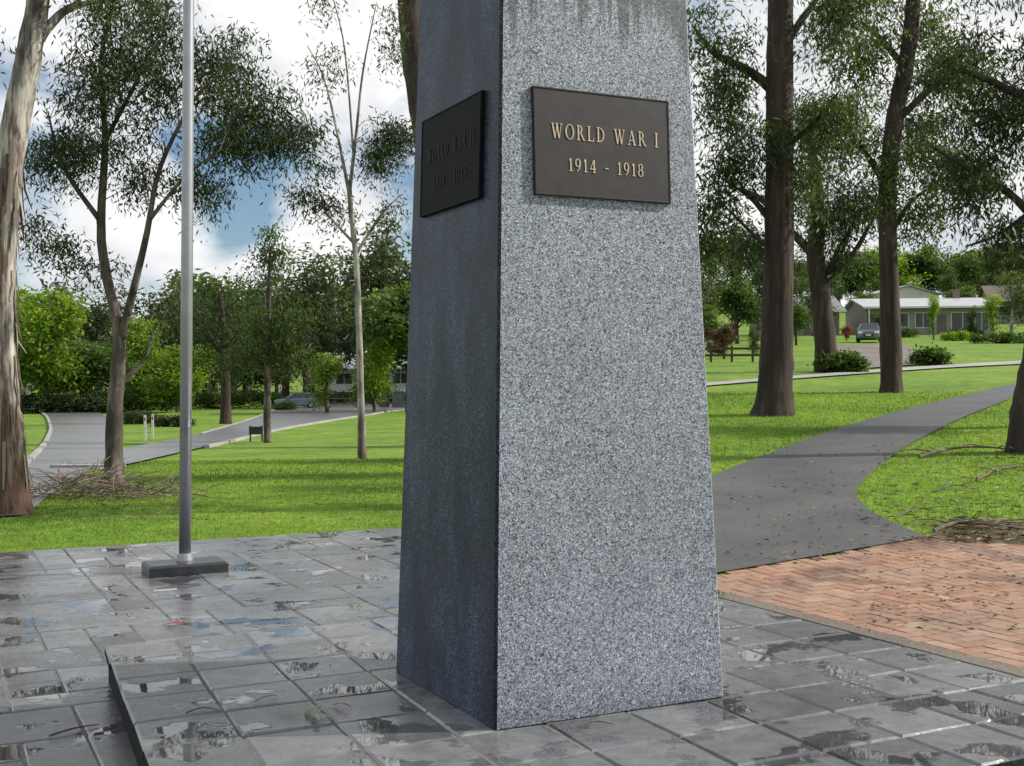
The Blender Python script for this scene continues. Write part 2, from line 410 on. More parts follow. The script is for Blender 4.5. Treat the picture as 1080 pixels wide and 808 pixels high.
def inpoly(P, x, y):
    x = np.asarray(x, float); y = np.asarray(y, float); r = np.zeros(x.shape, bool); n = len(P)
    for i in range(n):
        x1, y1 = P[i]; x2, y2 = P[(i+1) % n]
        if y1 == y2: continue
        c = ((y1 > y) != (y2 > y)) & (x < (x2-x1)*(y-y1)/(y2-y1)+x1); r ^= c
    return r
g = MB(); bw = .115
for i in range(0, 60):
    for j in range(-45, 45):
        k = (i-j) % 4
        if k == 0: w, h = 2, 1
        elif k == 3: w, h = 1, 2
        else: continue
        a0, b0 = 2.8+i*bw, j*bw; a1, b1 = a0+w*bw, b0+h*bw; c = ab((a0+a1)/2, (b0+b1)/2)
        if not inpoly(brick_poly, c.x, c.y): continue
        t = min(1, max(0, random.gauss(.5, .22))); jt = .003; dz = random.uniform(-.002, .002)
        top = []; bot = []
        for (a, b) in ((a0+jt, b0+jt), (a1-jt, b0+jt), (a1-jt, b1-jt), (a0+jt, b1-jt)):
            p = ab(a, b); z = terr(p.x, p.y)
            bot.append((p.x, p.y, z-.01)); q = p+(c-p).normalized()*.004; top.append((q.x, q.y, z+.012+dz))
        g.add(bot+top, [(4, 5, 6, 7), (0, 1, 5, 4), (1, 2, 6, 5), (2, 3, 7, 6), (3, 0, 4, 7)], t)
tag(g.build('brick_paving', M_brick), kind='structure')
g = MB(); xs2 = np.arange(1.2, 9, .25); ys2 = np.arange(1.5, 13, .25)
vs = [(x, y, terr(x, y)+.007) for y in ys2 for x in xs2]; n2 = len(xs2); fs = []
for j in range(len(ys2)-1):
    for i in range(n2-1):
        x, y = xs2[i]+.125, ys2[j]+.125; a, b = toab(x, y)
        if a > 2.7 and inpoly(brick_poly, x, y): fs.append((j*n2+i, j*n2+i+1, (j+1)*n2+i+1, (j+1)*n2+i))
g.add(vs, fs); tag(g.build('brick_bed', M_bjoint), kind='structure')
g = MB(); rings = []
for k in range(60):
    b = -5+k*(2.75+5)/59; z = max(0.004, terr(*ab(2.85, b)[:2])+.016)
    w = random.uniform(-.012, .012)
    rings.append([ab(2.765, b, -.1), ab(2.91+w, b, -.1), ab(2.9+w, b, z), ab(2.768, b, z-.004)])
g.loft(rings); tag(g.build('mortar_strip', M_strip), kind='structure')

# ------------------------------------------------------------------ obelisk
H0, K = .606, .0331
OC = ab(H0, H0)
ob = thing('obelisk', 'tall tapered grey granite war memorial obelisk standing on the paved podium', 'monument', OC)
g = MB()
def oring(h, z, c=.012):
    L = [(-h+c, -h), (h-c, -h), (h, -h+c), (h, h-c), (h-c, h), (-h+c, h), (-h, h-c), (-h, -h+c)]
    return [OC+U*a+V*b+Vector((0, 0, z)) for a, b in L]
zs = [.002, .4, 1.2, 2.2, 3.2, 4.4]
rings = [oring(H0-K*z, z) for z in zs]+[oring(.02, 5.0, .004)]
g.loft(rings)
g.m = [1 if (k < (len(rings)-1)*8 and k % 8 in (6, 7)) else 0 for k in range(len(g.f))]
g.build('shaft', [M_gran, M_gran_shade], ob, OC)
def facep(face, s, z, out):
    a, b = (s, K*z-out) if face == 0 else (K*z-out, 2*H0-s)
    return ab(a, b, z)
T, t_, sh = .135, .055, .055
def para(x0, y0, x1, y1, w): return [(x0-w/2, y0), (x0+w/2, y0), (x1+w/2, y1), (x1-w/2, y1)]
def rc(x0, y0, x1, y1): return [(x0, y0), (x1, y0), (x1, y1), (x0, y1)]
def arc(cx, cy, ro, so, ri, si, a0=0, a1=360, n=28):
    out = []
    for k in range(n):
        t0, t1 = R(a0+(a1-a0)*k/n), R(a0+(a1-a0)*(k+1)/n)
        out.append([(cx+ri*math.cos(t0), cy+si*math.sin(t0)), (cx+ro*math.cos(t0), cy+so*math.sin(t0)),
                    (cx+ro*math.cos(t1), cy+so*math.sin(t1)), (cx+ri*math.cos(t1), cy+si*math.sin(t1))])
    return out
GL = {
 'W': (1.28, [para(.17, 1, .42, 0, T), para(.42, 0, .66, .96, t_), para(.62, 1, .87, 0, T), para(.87, 0, 1.12, 1, t_), rc(.04, 1-sh, .31, 1), rc(.49, 1-sh, .76, 1), rc(1.01, 1-sh, 1.24, 1)]),
 'O': (1.0, arc(.5, .5, .47, .51, .335, .462)),
 'R': (.92, [rc(.14, 0, .27, 1), rc(.04, 0, .37, sh), rc(.04, 1-sh, .14, 1)]+arc(.26, .735, .38, .265, .25, .217, -90, 90, 16)+[para(.80, 0, .47, .48, T), rc(.72, 0, .94, sh)]),
 'L': (.78, [rc(.14, 0, .27, 1), rc(.04, 0, .72, sh), rc(.67, 0, .72, .26), rc(.04, 1-sh, .37, 1)]),
 'D': (.97, [rc(.14, 0, .27, 1), rc(.04, 0, .14, sh), rc(.04, 1-sh, .14, 1)]+arc(.26, .5, .61, .5, .475, .452, -90, 90, 20)),
 'A': (.98, [para(.16, 0, .48, 1, t_), para(.82, 0, .50, 1, T), rc(.26, .3, .68, .35), rc(.04, 0, .29, sh), rc(.67, 0, .97, sh)]),
 'I': (.44, [rc(.155, 0, .285, 1), rc(.05, 0, .39, sh), rc(.05, 1-sh, .39, 1)]),
 '1': (.5, [rc(.21, 0, .335, 1), rc(.08, 0, .46, sh), para(.1, .81, .24, .98, .08)]),
 '9': (.68, arc(.33, .68, .29, .33, .17, .28)+arc(.12, .62, .5, .62, .39, .575, -78, 2, 14)),
 '4': (.72, [rc(.435, 0, .555, 1), rc(.03, .26, .69, .32), para(.08, .28, .47, 1, .065), rc(.34, 0, .65, sh)]),
 '8': (.68, arc(.34, .75, .25, .26, .14, .21)+arc(.34, .275, .3, .285, .175, .23)),
 '3': (.64, arc(.27, .745, .28, .26, .17, .21, -90, 150, 16)+arc(.27, .275, .32, .285, .2, .23, -150, 90, 18)),
 '5': (.66, [rc(.13, .91, .56, 1), rc(.13, .5, .185, .9)]+arc(.25, .315, .35, .32, .23, .265, -145, 105, 18)),
 '-': (.5, [rc(.06, .37, .44, .45)]), ' ': (.5, [])}
def lettering(name, face, text, s0, s1, zb, cap, parent, mat):
    nat = sum(GL[c][0] for c in text); gap = .17; k = 0; x = 0; g = MB()
    sx = ((s1-s0)/cap-gap*(len(text)-1))/nat
    for c in text+' ':
        if c == ' ' and g.v: g.build(name, mat, parent, OC); g = MB()
        w, polys = GL[c]
        for i, P in enumerate(polys):
            k += 1; o1 = .0228+.0001*(k % 9)
            fr = [facep(face, s0+(x+px*sx)*cap, zb+py*cap, o1) for px, py in P]; bk = [facep(face, s0+(x+px*sx)*cap, zb+py*cap, .017) for px, py in P]
            n = len(P); g.add(fr+bk, [tuple(range(n))]+[(q, n+q, n+(q+1) % n, (q+1) % n) for q in range(n)])
        x += w*sx+gap
for face, l1, l2, lab in ((0, 'WORLD WAR I', '1914 - 1918', 'dark bronze plaque with raised gilt lettering for the first world war'),
                     (1, 'WORLD WAR II', '1939 - 1945', 'almost black bronze plaque in shade on the left face')):
    c = H0; s0, s1, z0, z1 = c-.36, c+.36, 2.34, 2.828
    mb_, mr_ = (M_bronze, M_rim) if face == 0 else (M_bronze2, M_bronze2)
    def pl(g, a0, a1, b0, b1, o0, o1):
        P = [(a0, b0), (a1, b0), (a1, b1), (a0, b1)]; e = .003
        Q = [(a0+e, b0+e), (a1-e, b0+e), (a1-e, b1-e), (a0+e, b1-e)]
        g.loft([[facep(face, x, z, o0) for x, z in P], [facep(face, x, z, o1-.003) for x, z in P], [facep(face, x, z, o1) for x, z in Q]])
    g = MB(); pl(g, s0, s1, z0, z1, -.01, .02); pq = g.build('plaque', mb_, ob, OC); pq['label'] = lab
    g = MB(); w = .009
    pl(g, s0, s1, z0, z0+w, .0165, .0235); pl(g, s0, s1, z1-w, z1, .0165, .0235)
    pl(g, s0, s0+w, z0+w, z1-w, .0165, .0235); pl(g, s1-w, s1, z0+w, z1-w, .0165, .0235)
    g.build('border', mr_, pq, OC)
    ml = M_gold if face == 0 else M_letter_shade
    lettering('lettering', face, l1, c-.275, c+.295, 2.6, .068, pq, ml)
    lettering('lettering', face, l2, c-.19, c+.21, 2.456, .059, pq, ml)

# ------------------------------------------------------------------ flagpole
fb = Vector(fl(195, 603, LZ))
fp = thing('flagpole', 'tall grey metal flagpole standing on a dark slab on the left paving', 'flagpole', fb)
g = MB()
def fr(hx, hy, z): return [fb+U*a*hx+V*b*hy+Vector((0, 0, z)) for a, b in ((-1, -1), (1, -1), (1, 1), (-1, 1))]
g.loft([fr(.35, .21, 0), fr(.35, .21, .075), fr(.33, .19, .095)]); g.build('base_slab', M_darkst, fp, fb)
g = MB(); g.tube([fb+Vector((0, 0, .09)), fb+Vector((.04, 0, 2.9)), fb+Vector((.075, 0, 5.5)), fb+Vector((.12, 0, 9))], [.054, .053, .048, .032], 20); g.build('pole', M_alu, fp, fb, True)
g = MB(); g.tube([fb+Vector((0, 0, .09)), fb+Vector((0, 0, .11)), fb+Vector((0, 0, .16)), fb+Vector((0, 0, .17))], [.075, .075, .066, .054], 20); g.build('collar', M_alu, fp, fb)
g = MB(); g.tube([fb+Vector((.05, -.06, 1.25)), fb+Vector((.06, -.075, 1.32)), fb+Vector((.06, -.06, 1.39))], [.01, .012, .01], 6); g.build('cleat', M_alu, fp, fb)
g = MB(); g.tube([fb+Vector((.12, 0, 9)), fb+Vector((.12, 0, 9.06)), fb+Vector((.12, 0, 9.12)), fb+Vector((.12, 0, 9.16))], [.03, .07, .06, .01], 12); g.build('finial', M_alu, fp, fb)

# ------------------------------------------------------------------ trees
def leaves(cent, nper, sig, L, W, droop=.9, tb=None):
    c = np.repeat(np.array(cent), nper, axis=0); n = len(c)
    e = rng.normal(0, 1, (n, 3)); e[:, 2] = np.where(e[:, 2] > 0, e[:, 2]*.6, e[:, 2]*1.3)
    p = c+e*np.array(sig)
    dr = rng.normal(0, 1, (n, 3)); dr[:, 2] = dr[:, 2]*.5-droop; dr /= np.linalg.norm(dr, axis=1)[:, None]
    w = np.cross(dr, rng.normal(0, 1, (n, 3))); w /= (np.linalg.norm(w, axis=1)[:, None]+1e-9)
    l = L*rng.uniform(.6, 1.3, (n, 1)); ww = W*rng.uniform(.6, 1.3, (n, 1))
    Q = np.stack([p, p+dr*l*.45+w*ww, p+dr*l, p+dr*l*.45-w*ww], axis=1)
    base = np.repeat(np.array(tb) if tb is not None else rng.uniform(.1, .78, len(cent)), nper)
    t = np.clip(base+rng.normal(0, .16, n), 0, 1)
    return Q, t
M_strips = leafmat('bark_strip', (.06, .04, .028), (.16, .115, .085), (.34, .28, .23), .05)
def tree(name, label, trunk, limbs, clumps, bk, lf, d=None, leaf=(.15, .016), nper=45, sig=.24, droop=1.15, group=None, cat='tree', mult=1.25, spread=.29, peel=0):
    b = at(*trunk[0][:2]) if d is None else on(trunk[0][0], d)
    d = b.y; s = d/F
    root = thing(name, label, cat, b, group)
    g = MB(); samp = []
    P = [pxw(q[0], q[1], d) for q in trunk]; P[0] = b+Vector((0, 0, -.15)); rd = [q[2]*s for q in trunk]
    pts, rs = smooth_path(P, rd, 6); g.tube(pts, rs, 16, wob=.08)
    if peel:
        gp_ = MB()
        for _ in range(peel):
            i = int(random.uniform(2, len(pts)*.55)); a = random.uniform(0, 6.28); r = rs[i]*1.04
            o = Vector((math.cos(a), math.sin(a), 0)); tq = Vector((-o.y, o.x, 0))*random.uniform(.012, .035); l = random.uniform(.25, .9)
            p0 = pts[i]+o*r; p1 = p0+o*random.uniform(.01, .05)+Vector((0, 0, -l*.5)); p2 = p0+o*random.uniform(.02, .14)+Vector((0, 0, -l))
            if p2.z < b.z+.02: continue
            gp_.add([p0-tq, p0+tq, p1+tq*1.1, p1-tq*.9, p2+tq*.5, p2-tq*.4], [(0, 1, 2, 3), (3, 2, 4, 5)], random.random())
        gp_.build('loose_bark', M_strips, root, b)
    allp = list(pts)
    samp += list(zip(pts[len(pts)//3:], rs[len(pts)//3:]))
    for lm in limbs:
        dy = random.choice((-1, 1))*random.uniform(.15, .5)
        q0 = pxw(lm[0][0], lm[0][1], d)
        st = min(allp, key=lambda p: (p.x-q0.x)**2+(p.z-q0.z)**2)      # every limb springs from wood already there
        Pl = [pxw(q[0], q[1], d)+Vector((0, st.y-d+dy*abs(lm[-1][0]-lm[0][0]+20)*s*i/(len(lm)-1), 0)) for i, q in enumerate(lm)]
        Pl[0] = st.copy()
        for i in range(1, len(Pl)-1): Pl[i] += Vector((random.uniform(-1, 1), 0, random.uniform(-1, 1)))*6*s
        rl = [max(q[2]*s, .012) for q in lm]; rl[-1] = min(rl[-1], .012)
        pts, rs = smooth_path(Pl, rl, 5); g.tube(pts, rs, 7, wob=.05); samp += list(zip(pts, rs)); allp += pts
    cents = []
    for (cx, cy, rx, ry, n) in clumps:
        c0 = pxw(cx, cy, d); c0.y += random.uniform(-.4, .4)*rx*s
        n = max(3, int(n*mult)); nl = max(2, n//6)
        lob = []
        for _ in range(nl):
            v = Vector((random.gauss(0, 1), random.gauss(0, 1), random.gauss(0, 1))).normalized()*random.random()**.4
            lob.append(v)
        for i in range(n):
            v = lob[i % nl]+Vector((random.gauss(0, spread), random.gauss(0, spread), random.gauss(0, spread*.75)))
            cents.append(c0+Vector((v.x*rx*s, v.y*rx*s, v.z*ry*s)))
    A = np.array([tuple(p) for p, _ in samp])
    order = sorted(range(len(cents)), key=lambda i: float(np.min(np.linalg.norm(A-np.array(cents[i]), axis=1))))
    for i in order:
        c = cents[i]; cc = np.array(c)
        k = int(np.argmin(np.linalg.norm(A-cc, axis=1)+np.maximum(0, A[:, 2]-cc[2]+.2)*.6)); p = Vector(A[k])
        ln = (c-p).length
        mid = p.lerp(c, .55)+Vector((random.uniform(-.1, .1)*ln, random.uniform(-.1, .1)*ln, .14*ln))
        r0 = min(.04, .006+.007*ln)
        g.tube([p, mid, c], [r0, r0*.65, .004], 4, caps=False)
        A = np.vstack([A, [tuple(mid)], [tuple(p.lerp(mid, .5))], [tuple(mid.lerp(c, .5))]])
    g.build('trunk', bk, root, b, True)
    if cents:
        Q, t = leaves([tuple(c) for c in cents], nper, (sig, sig, sig), leaf[0], leaf[1], droop)
        quads('crown', Q, t, lf, root, b)
    return root
gum = 'gum_tree'
tree(gum, 'pale mottled gum with peeling bark and a thick bare trunk at the left edge',
     [(14, 543, 23), (11, 505, 18), (5, 420, 15), (2, 330, 14), (4, 240, 14), (14, 150, 14), (30, 60, 13), (40, 0, 11), (50, -80, 9), (60, -180, 5)],
     [[(32, 55, 6), (50, 20, 5), (75, 5, 4), (108, -8, 3)], [(4, 240, 5), (-30, 150, 4), (-60, 60, 3)], [(40, 0, 5), (20, -60, 4), (-20, -110, 3)]],
     [(85, -20, 40, 28, 22), (-40, 60, 40, 60, 10), (30, -150, 90, 50, 12)], M_peel, M_leafG, leaf=(.13, .012), nper=50, sig=.18, peel=130)
tree(gum, 'large forked gum with a wide dark crown, behind the flagpole beside the brush pile',
     [(121, 514, 12.5), (120, 490, 9.5), (122, 420, 8), (126, 370, 7), (124, 335, 6)],
     [[(124, 342, 6), (112, 250, 4.8), (104, 150, 3.6), (108, 60, 2.6), (125, -20, 1.6)], [(126, 365, 5.2), (150, 300, 4), (165, 250, 3.2), (185, 180, 2.3), (225, 110, 1.8), (265, 90, 1.2)],
      [(110, 240, 3.2), (70, 180, 2.2), (55, 120, 1.3)], [(123, 410, 3.2), (145, 382, 2.4), (160, 345, 1.4), (168, 325, .7)], [(106, 150, 2.8), (140, 90, 1.8), (170, 50, 1.2)], [(170, 235, 2.4), (210, 200, 1.6), (250, 172, 1)]],
     [(95, 70, 45, 55, 44), (62, 160, 34, 45, 32), (150, 70, 45, 45, 40), (225, 75, 46, 36, 44), (282, 130, 44, 30, 50), (240, 150, 36, 32, 32), (130, 160, 36, 42, 26), (195, 205, 34, 26, 16), (50, 240, 26, 36, 14), (130, 10, 60, 35, 36), (110, 285, 26, 26, 6), (162, 335, 16, 14, 5)],
     M_midbark, M_leafD, nper=60, sig=.205, leaf=(.14, .0145), spread=.26)
tree(gum, 'slender pale young gum with a thin straight trunk and open crown on the left lawn',
     [(382, 484, 5), (381, 440, 3.9), (379, 360, 3.4), (376, 280, 3), (370, 220, 2.8), (368, 190, 2.5)],
     [[(369, 200, 2.2), (378, 140, 1.6), (390, 80, 1.1), (400, 10, .6)], [(369, 205, 2.2), (350, 120, 1.3), (335, 70, .8), (322, 45, .5)],
      [(376, 270, 2.2), (400, 230, 1.4), (420, 205, .9)], [(375, 260, 1.8), (350, 225, 1.1), (330, 205, .6)], [(374, 160, 1.4), (362, 60, .9), (352, 0, .5)]],
     [(340, 200, 32, 28, 24), (408, 190, 24, 42, 32), (414, 140, 18, 26, 18), (352, 30, 24, 36, 7), (405, 40, 22, 40, 9), (330, 75, 18, 18, 4)], M_gumbark, M_leafD, leaf=(.17, .018), nper=54, sig=.24, spread=.27)
tree('bushy_tree', 'small bushy green tree beside the low dark sign on the left lawn',
     [(282, 467, 4.5), (282, 400, 3.5), (283, 330, 2.5), (285, 262, 1.5)], [[(282, 400, 2), (262, 370, 1.5)], [(282, 390, 2), (308, 355, 1.5)]],
     [(285, 320, 38, 52, 70), (262, 375, 24, 26, 22), (310, 368, 28, 34, 34), (284, 268, 20, 26, 22)], M_midbark, M_leafG, leaf=(.2, .03), nper=52, sig=.27, mult=1.0)
tree(gum, 'dark gum on the grass island between the two roads',
     [(238, 447, 6.5), (238, 410, 5), (236, 360, 4), (232, 310, 3)], [[(237, 380, 3), (210, 345, 2)], [(236, 370, 2), (262, 340, 1.5)]],
     [(232, 325, 38, 38, 46), (207, 362, 30, 26, 24), (255, 355, 25, 30, 20), (182, 345, 22, 30, 14)], M_darkbark, M_leafD, leaf=(.26, .036), nper=45, sig=.4, mult=1.0)
tree(gum, 'rough-barked gum standing behind the obelisk, its trunk edge showing beside the left face',
     [(505, 470, 26), (500, 440, 20), (475, 300, 17), (452, 150, 15), (438, 60, 14), (432, 0, 13), (425, -90, 10), (420, -200, 5)],
     [[(450, 150, 6), (520, 60, 5), (600, -20, 4)], [(432, 0, 6), (480, -60, 4), (520, -140, 3)]], [(560, -60, 90, 50, 18), (440, -120, 80, 60, 18)], M_darkbark, M_leafD)
tree(gum, 'thick dark-trunked gum nearest the obelisk on the right lawn',
     [(814, 438, 27), (817, 418, 19), (820, 340, 16.5), (822, 200, 15), (822, 80, 14), (826, -60, 12), (835, -200, 8), (840, -300, 3)],
     [[(820, 100, 6.5), (798, 80, 5), (762, 50, 4), (736, 22, 3)], [(822, 240, 4), (800, 210, 3), (768, 190, 2)], [(822, 60, 5), (850, 20, 4), (885, -30, 3)], [(820, 265, 3), (790, 245, 2), (755, 215, 1.5)], [(822, 160, 4), (850, 130, 3), (880, 100, 2)]],
     [(765, 105, 38, 50, 36), (775, 195, 35, 36, 36), (752, 240, 26, 30, 24), (760, 30, 40, 28, 16), (875, 30, 44, 40, 36), (880, 110, 38, 36, 30), (850, 190, 30, 26, 16), (830, -60, 110, 50, 30), (795, 150, 25, 30, 14)],
     M_darkbark, M_leafG, nper=56, sig=.245, leaf=(.165, .0175), spread=.27)
tree(gum, 'tall brown gum with a gently curved trunk between the path and the parked car',
     [(940, 414, 15), (940, 396, 11.5), (938, 300, 9.8), (936, 210, 9.4), (943, 130, 9), (957, 60, 8.5), (965, -20, 7), (970, -120, 4)],
     [[(937, 200, 4.5), (905, 160, 3), (880, 120, 2)], [(943, 130, 4.5), (990, 90, 3), (1030, 70, 2)], [(956, 70, 4), (930, 30, 3), (900, 10, 2)], [(937, 250, 3), (965, 215, 2), (1000, 190, 1.5)]],
     [(890, 130, 38, 34, 34), (905, 40, 45, 40, 38), (1005, 60, 54, 40, 48), (1000, 165, 44, 40, 42), (970, 10, 60, 40, 34), (930, 180, 26, 30, 16), (985, 225, 40, 22, 20)], M_darkbark, M_leafG, leaf=(.2, .0225), nper=52, sig=.3, spread=.27)
tree(gum, 'dark forked gum standing behind and left of the curved brown gum',
     [(872, 392, 15), (871, 372, 12), (866, 315, 10), (860, 270, 9), (862, 200, 6), (850, 130, 3)],
     [[(866, 305, 6), (888, 262, 4), (908, 225, 2)], [(862, 272, 6), (840, 238, 4), (800, 208, 3), (765, 190, 2)], [(866, 300, 5), (895, 265, 3), (928, 200, 2)]],
     [(870, 225, 40, 34, 38), (835, 190, 36, 34, 32), (915, 215, 34, 34, 34), (850, 140, 36, 36, 26), (790, 255, 34, 26, 26), (900, 275, 24, 18, 10), (960, 150, 34, 44, 26), (1010, 120, 40, 40, 24)], M_darkbark, M_leafD, leaf=(.24, .029), nper=50, sig=.37)
tree(gum, 'dark gum trunk cut by the right edge of the view beside the path',
     [(1084, 478, 24), (1082, 445, 17), (1092, 380, 14), (1110, 250, 13), (1120, 100, 11), (1120, -60, 8), (1118, -150, 4), (1110, -230, 2)],
     [[(1110, 260, 6), (1070, 200, 4), (1020, 170, 3), (985, 150, 2)], [(1118, 120, 5), (1060, 80, 4), (1000, 60, 2)], [(1115, 200, 4), (1060, 240, 2), (1025, 258, 1.5)], [(1120, -40, 5), (1070, -110, 3), (1030, -160, 2)]],
     [(1045, 85, 45, 45, 38), (1040, 190, 45, 32, 36), (1060, 250, 30, 20, 14), (1080, 20, 60, 40, 34), (1070, 140, 32, 30, 20), (1010, -170, 70, 40, 34), (1120, -200, 80, 50, 38), (1180, -120, 60, 50, 14)], M_darkbark, M_leafD, nper=54, sig=.19, leaf=(.14, .0145), spread=.27)
tree(gum, 'spreading gum standing just outside the right edge of the view, shading the right lawn',
     [(1300, 440, 24), (1295, 380, 17), (1290, 250, 14), (1295, 100, 11), (1290, -60, 7), (1285, -160, 3)],
     [[(1290, 240, 6), (1230, 160, 4), (1170, 120, 2)], [(1294, 120, 6), (1370, 40, 4), (1420, 0, 2)], [(1294, 60, 5), (1230, -20, 3), (1190, -60, 2)]],
     [(1190, 120, 40, 50, 34), (1240, -40, 60, 50, 44), (1380, 30, 60, 60, 44), (1300, -150, 70, 50, 40), (1330, 150, 50, 40, 30)], M_darkbark, M_leafG, d=22.0, nper=45, sig=.26, leaf=(.17, .021))

# background trees: prototypes then copies
def proto(name, kind, bk, lf, label, group, loc):
    root = thing(name, label, 'tree', (0, 0, 0), group); g = MB(); cents = []
    g.tube([(0, 0, -.4), (.1, 0, 2), (.05, .1, 5), (0, 0, 8.5)], [.32, .24, .16, .04], 8)
    if kind == 'round':
        n, rx, rz, cz, L, W = 180, 3.3, 4.3, 5.3, .42, .11
    elif kind == 'gum':
        n, rx, rz, cz, L, W = 130, 3.2, 4.2, 5.7, .4, .062
    else:
        n, rx, rz, cz, L, W = 110, 1.9, 4.6, 5.2, .38, .085
    lobes = [Vector((random.uniform(-.65, .65)*rx, random.uniform(-.65, .65)*rx, cz+random.uniform(-.7, .68)*rz)) for _ in range(14)]
    for i in range(n):
        l = lobes[i % 14]; v = Vector((random.gauss(0, 1), random.gauss(0, 1), random.gauss(0, 1))).normalized()*random.random()**.4
        c = l+Vector((v.x*rx*.46, v.y*rx*.46, v.z*rz*.32)); cents.append(c)
        if i % 4 == 0:
            z = max(.9, c.z-1.5); g.tube([(.05, 0, z), (c.x*.5, c.y*.5, (z+c.z)/2+.2), tuple(c)], [.07, .045, .01], 4, caps=False)
    g.build('trunk', bk, root, (0, 0, 0))
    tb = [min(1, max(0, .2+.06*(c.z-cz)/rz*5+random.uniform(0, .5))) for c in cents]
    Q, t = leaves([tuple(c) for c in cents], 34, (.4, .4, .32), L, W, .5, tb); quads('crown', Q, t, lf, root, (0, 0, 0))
    return root
protos = {}
defs = {'b': ('broadleaf_tree', 'round', M_darkbark, M_leafB), 'd': (gum, 'gum', M_midbark, M_leafD), 'g': (gum, 'gum', M_gumbark, M_leafG),
        'l': ('broadleaf_tree', 'round', M_midbark, M_lime), 'r': ('broadleaf_tree', 'round', M_darkbark, M_rust), 'c': ('slim_tree', 'tall', M_darkbark, M_leafB), 'y': ('slim_tree', 'tall', M_midbark, M_lime), 'p': ('blossom_tree', 'round', M_darkbark, M_pink)}
LB = 'background tree of the leafy belt beyond the left road'; LG = 'tree belt beyond the left road'
UB = 'low bushy tree filling the foot of the belt beyond the left road'; UG = 'low trees at the foot of the left belt'
RB = 'background tree between the obelisk and the brown gum trunks'; RG = 'background trees behind the right lawn'
HB = 'distant tree on the rise behind the houses'; HG = 'trees on the rise behind the houses'
bg = [(52, 105, 292, 1.0, 'l', 'bright lime green rounded tree beyond the bend in the road', None), (10, 120, 300, 1.2, 'b', LB, LG), (150, 115, 325, .9, 'l', 'bright green low tree showing between the forked gum and the flagpole', None),
      (105, 150, 300, 1.3, 'd', LB, LG), (185, 130, 285, 1.0, 'd', LB, LG), (218, 145, 275, 1.2, 'b', LB, LG), (262, 160, 290, 1.3, 'd', LB, LG), (325, 125, 262, 1.0, 'd', LB, LG),
      (352, 170, 258, 1.1, 'g', LB, LG), (405, 120, 225, .9, 'd', 'tall dark gum rising beside the left face of the obelisk', None), (432, 100, 285, 1.2, 'b', LB, LG), (300, 190, 300, 1.4, 'b', LB, LG),
      (372, 190, 290, 1.3, 'b', LB, LG), (-40, 110, 280, 1.2, 'd', LB, LG), (60, 170, 290, 1.4, 'd', LB, LG), (345, 95, 368, 1.2, 'y', 'low light green tree in front of the white house', None), (395, 98, 350, .9, 'l', 'spindly yellow green tree in front of the white house beside the obelisk', None),
      (470, 130, 250, 1.2, 'd', LB, LG), (540, 140, 240, 1.3, 'b', LB, LG), (620, 120, 250, 1.2, 'd', LB, LG), (690, 110, 240, 1.2, 'd', LB, LG),
      (95, 108, 352, 1.5, 'b', 'mid green bushy tree on the bank inside the bend of the road', None), (188, 106, 356, 1.5, 'l', 'bright green bush between the flagpole and the dark island gum', None),
      (748, 80, 262, .9, 'g', RB, RG), (778, 90, 288, 1.0, 'b', RB, RG), (764, 58, 338, 1.1, 'r', 'rust brown shrubby tree by the timber rail fence', None), (800, 100, 255, .9, 'd', RB, RG), (835, 105, 262, 1.0, 'd', RB, RG), (840, 85, 318, 1.0, 'b', RB, RG), (742, 66, 320, 1.1, 'b', RB, RG), (815, 120, 300, 1.3, 'b', RB, RG), (858, 125, 290, 1.0, 'g', RB, RG), (775, 110, 225, .9, 'd', RB, RG),
      (795, 62, 342, .8, 'c', 'slim dark tree at the right end of the timber rail fence', None), (893, 98, 342, .8, 'p', 'small red leaved tree left of the parked car', None), (985, 100, 312, .65, 'y', 'small light green sapling in front of the long low house', None),
      (865, 190, 275, 1.3, 'b', HB, HG), (905, 225, 264, 1.3, 'b', HB, HG), (942, 250, 256, 1.3, 'l', 'yellow green crown on the rise above the gabled house', None), (975, 255, 258, 1.2, 'b', HB, HG), (1003, 180, 282, 1.1, 'c', HB, HG), (1020, 215, 266, 1.1, 'b', HB, HG), (1050, 200, 258, 1.1, 'd', HB, HG), (1085, 195, 250, 1.2, 'd', HB, HG),
      (885, 235, 268, 1.6, 'd', HB, HG), (925, 260, 262, 1.6, 'b', HB, HG), (1000, 260, 262, 1.7, 'd', HB, HG), (1035, 240, 262, 1.6, 'b', HB, HG), (1068, 230, 256, 1.6, 'b', HB, HG), (845, 220, 274, 1.6, 'b', HB, HG),
      (912, 150, 308, 1.3, 'b', HB, HG), (1016, 146, 302, 1.2, 'b', HB, HG), (932, 108, 330, .9, 'b', 'leafy green tree hiding the left end of the long low house', None), (1048, 112, 312, 1.0, 'y', 'light green bushy tree between the long low house and the brown roofed house', None), (1068, 105, 286, 1.0, 'g', 'loose gum in front of the brown roofed house at the right edge', None), (1026, 104, 322, .7, 'c', 'slim dark tree before the right end of the long low house', None)]
for px, d, top in ((-15, 150, 345), (28, 140, 350), (80, 135, 352), (118, 160, 345), (165, 150, 350), (205, 165, 345), (248, 150, 352), (292, 150, 350), (330, 175, 345), (425, 160, 345), (360, 205, 335), (60, 200, 330), (140, 210, 325), (225, 210, 325)):
    bg.append((px, d, top, 2.0, 'b' if px % 4 else 'g', UB, UG))
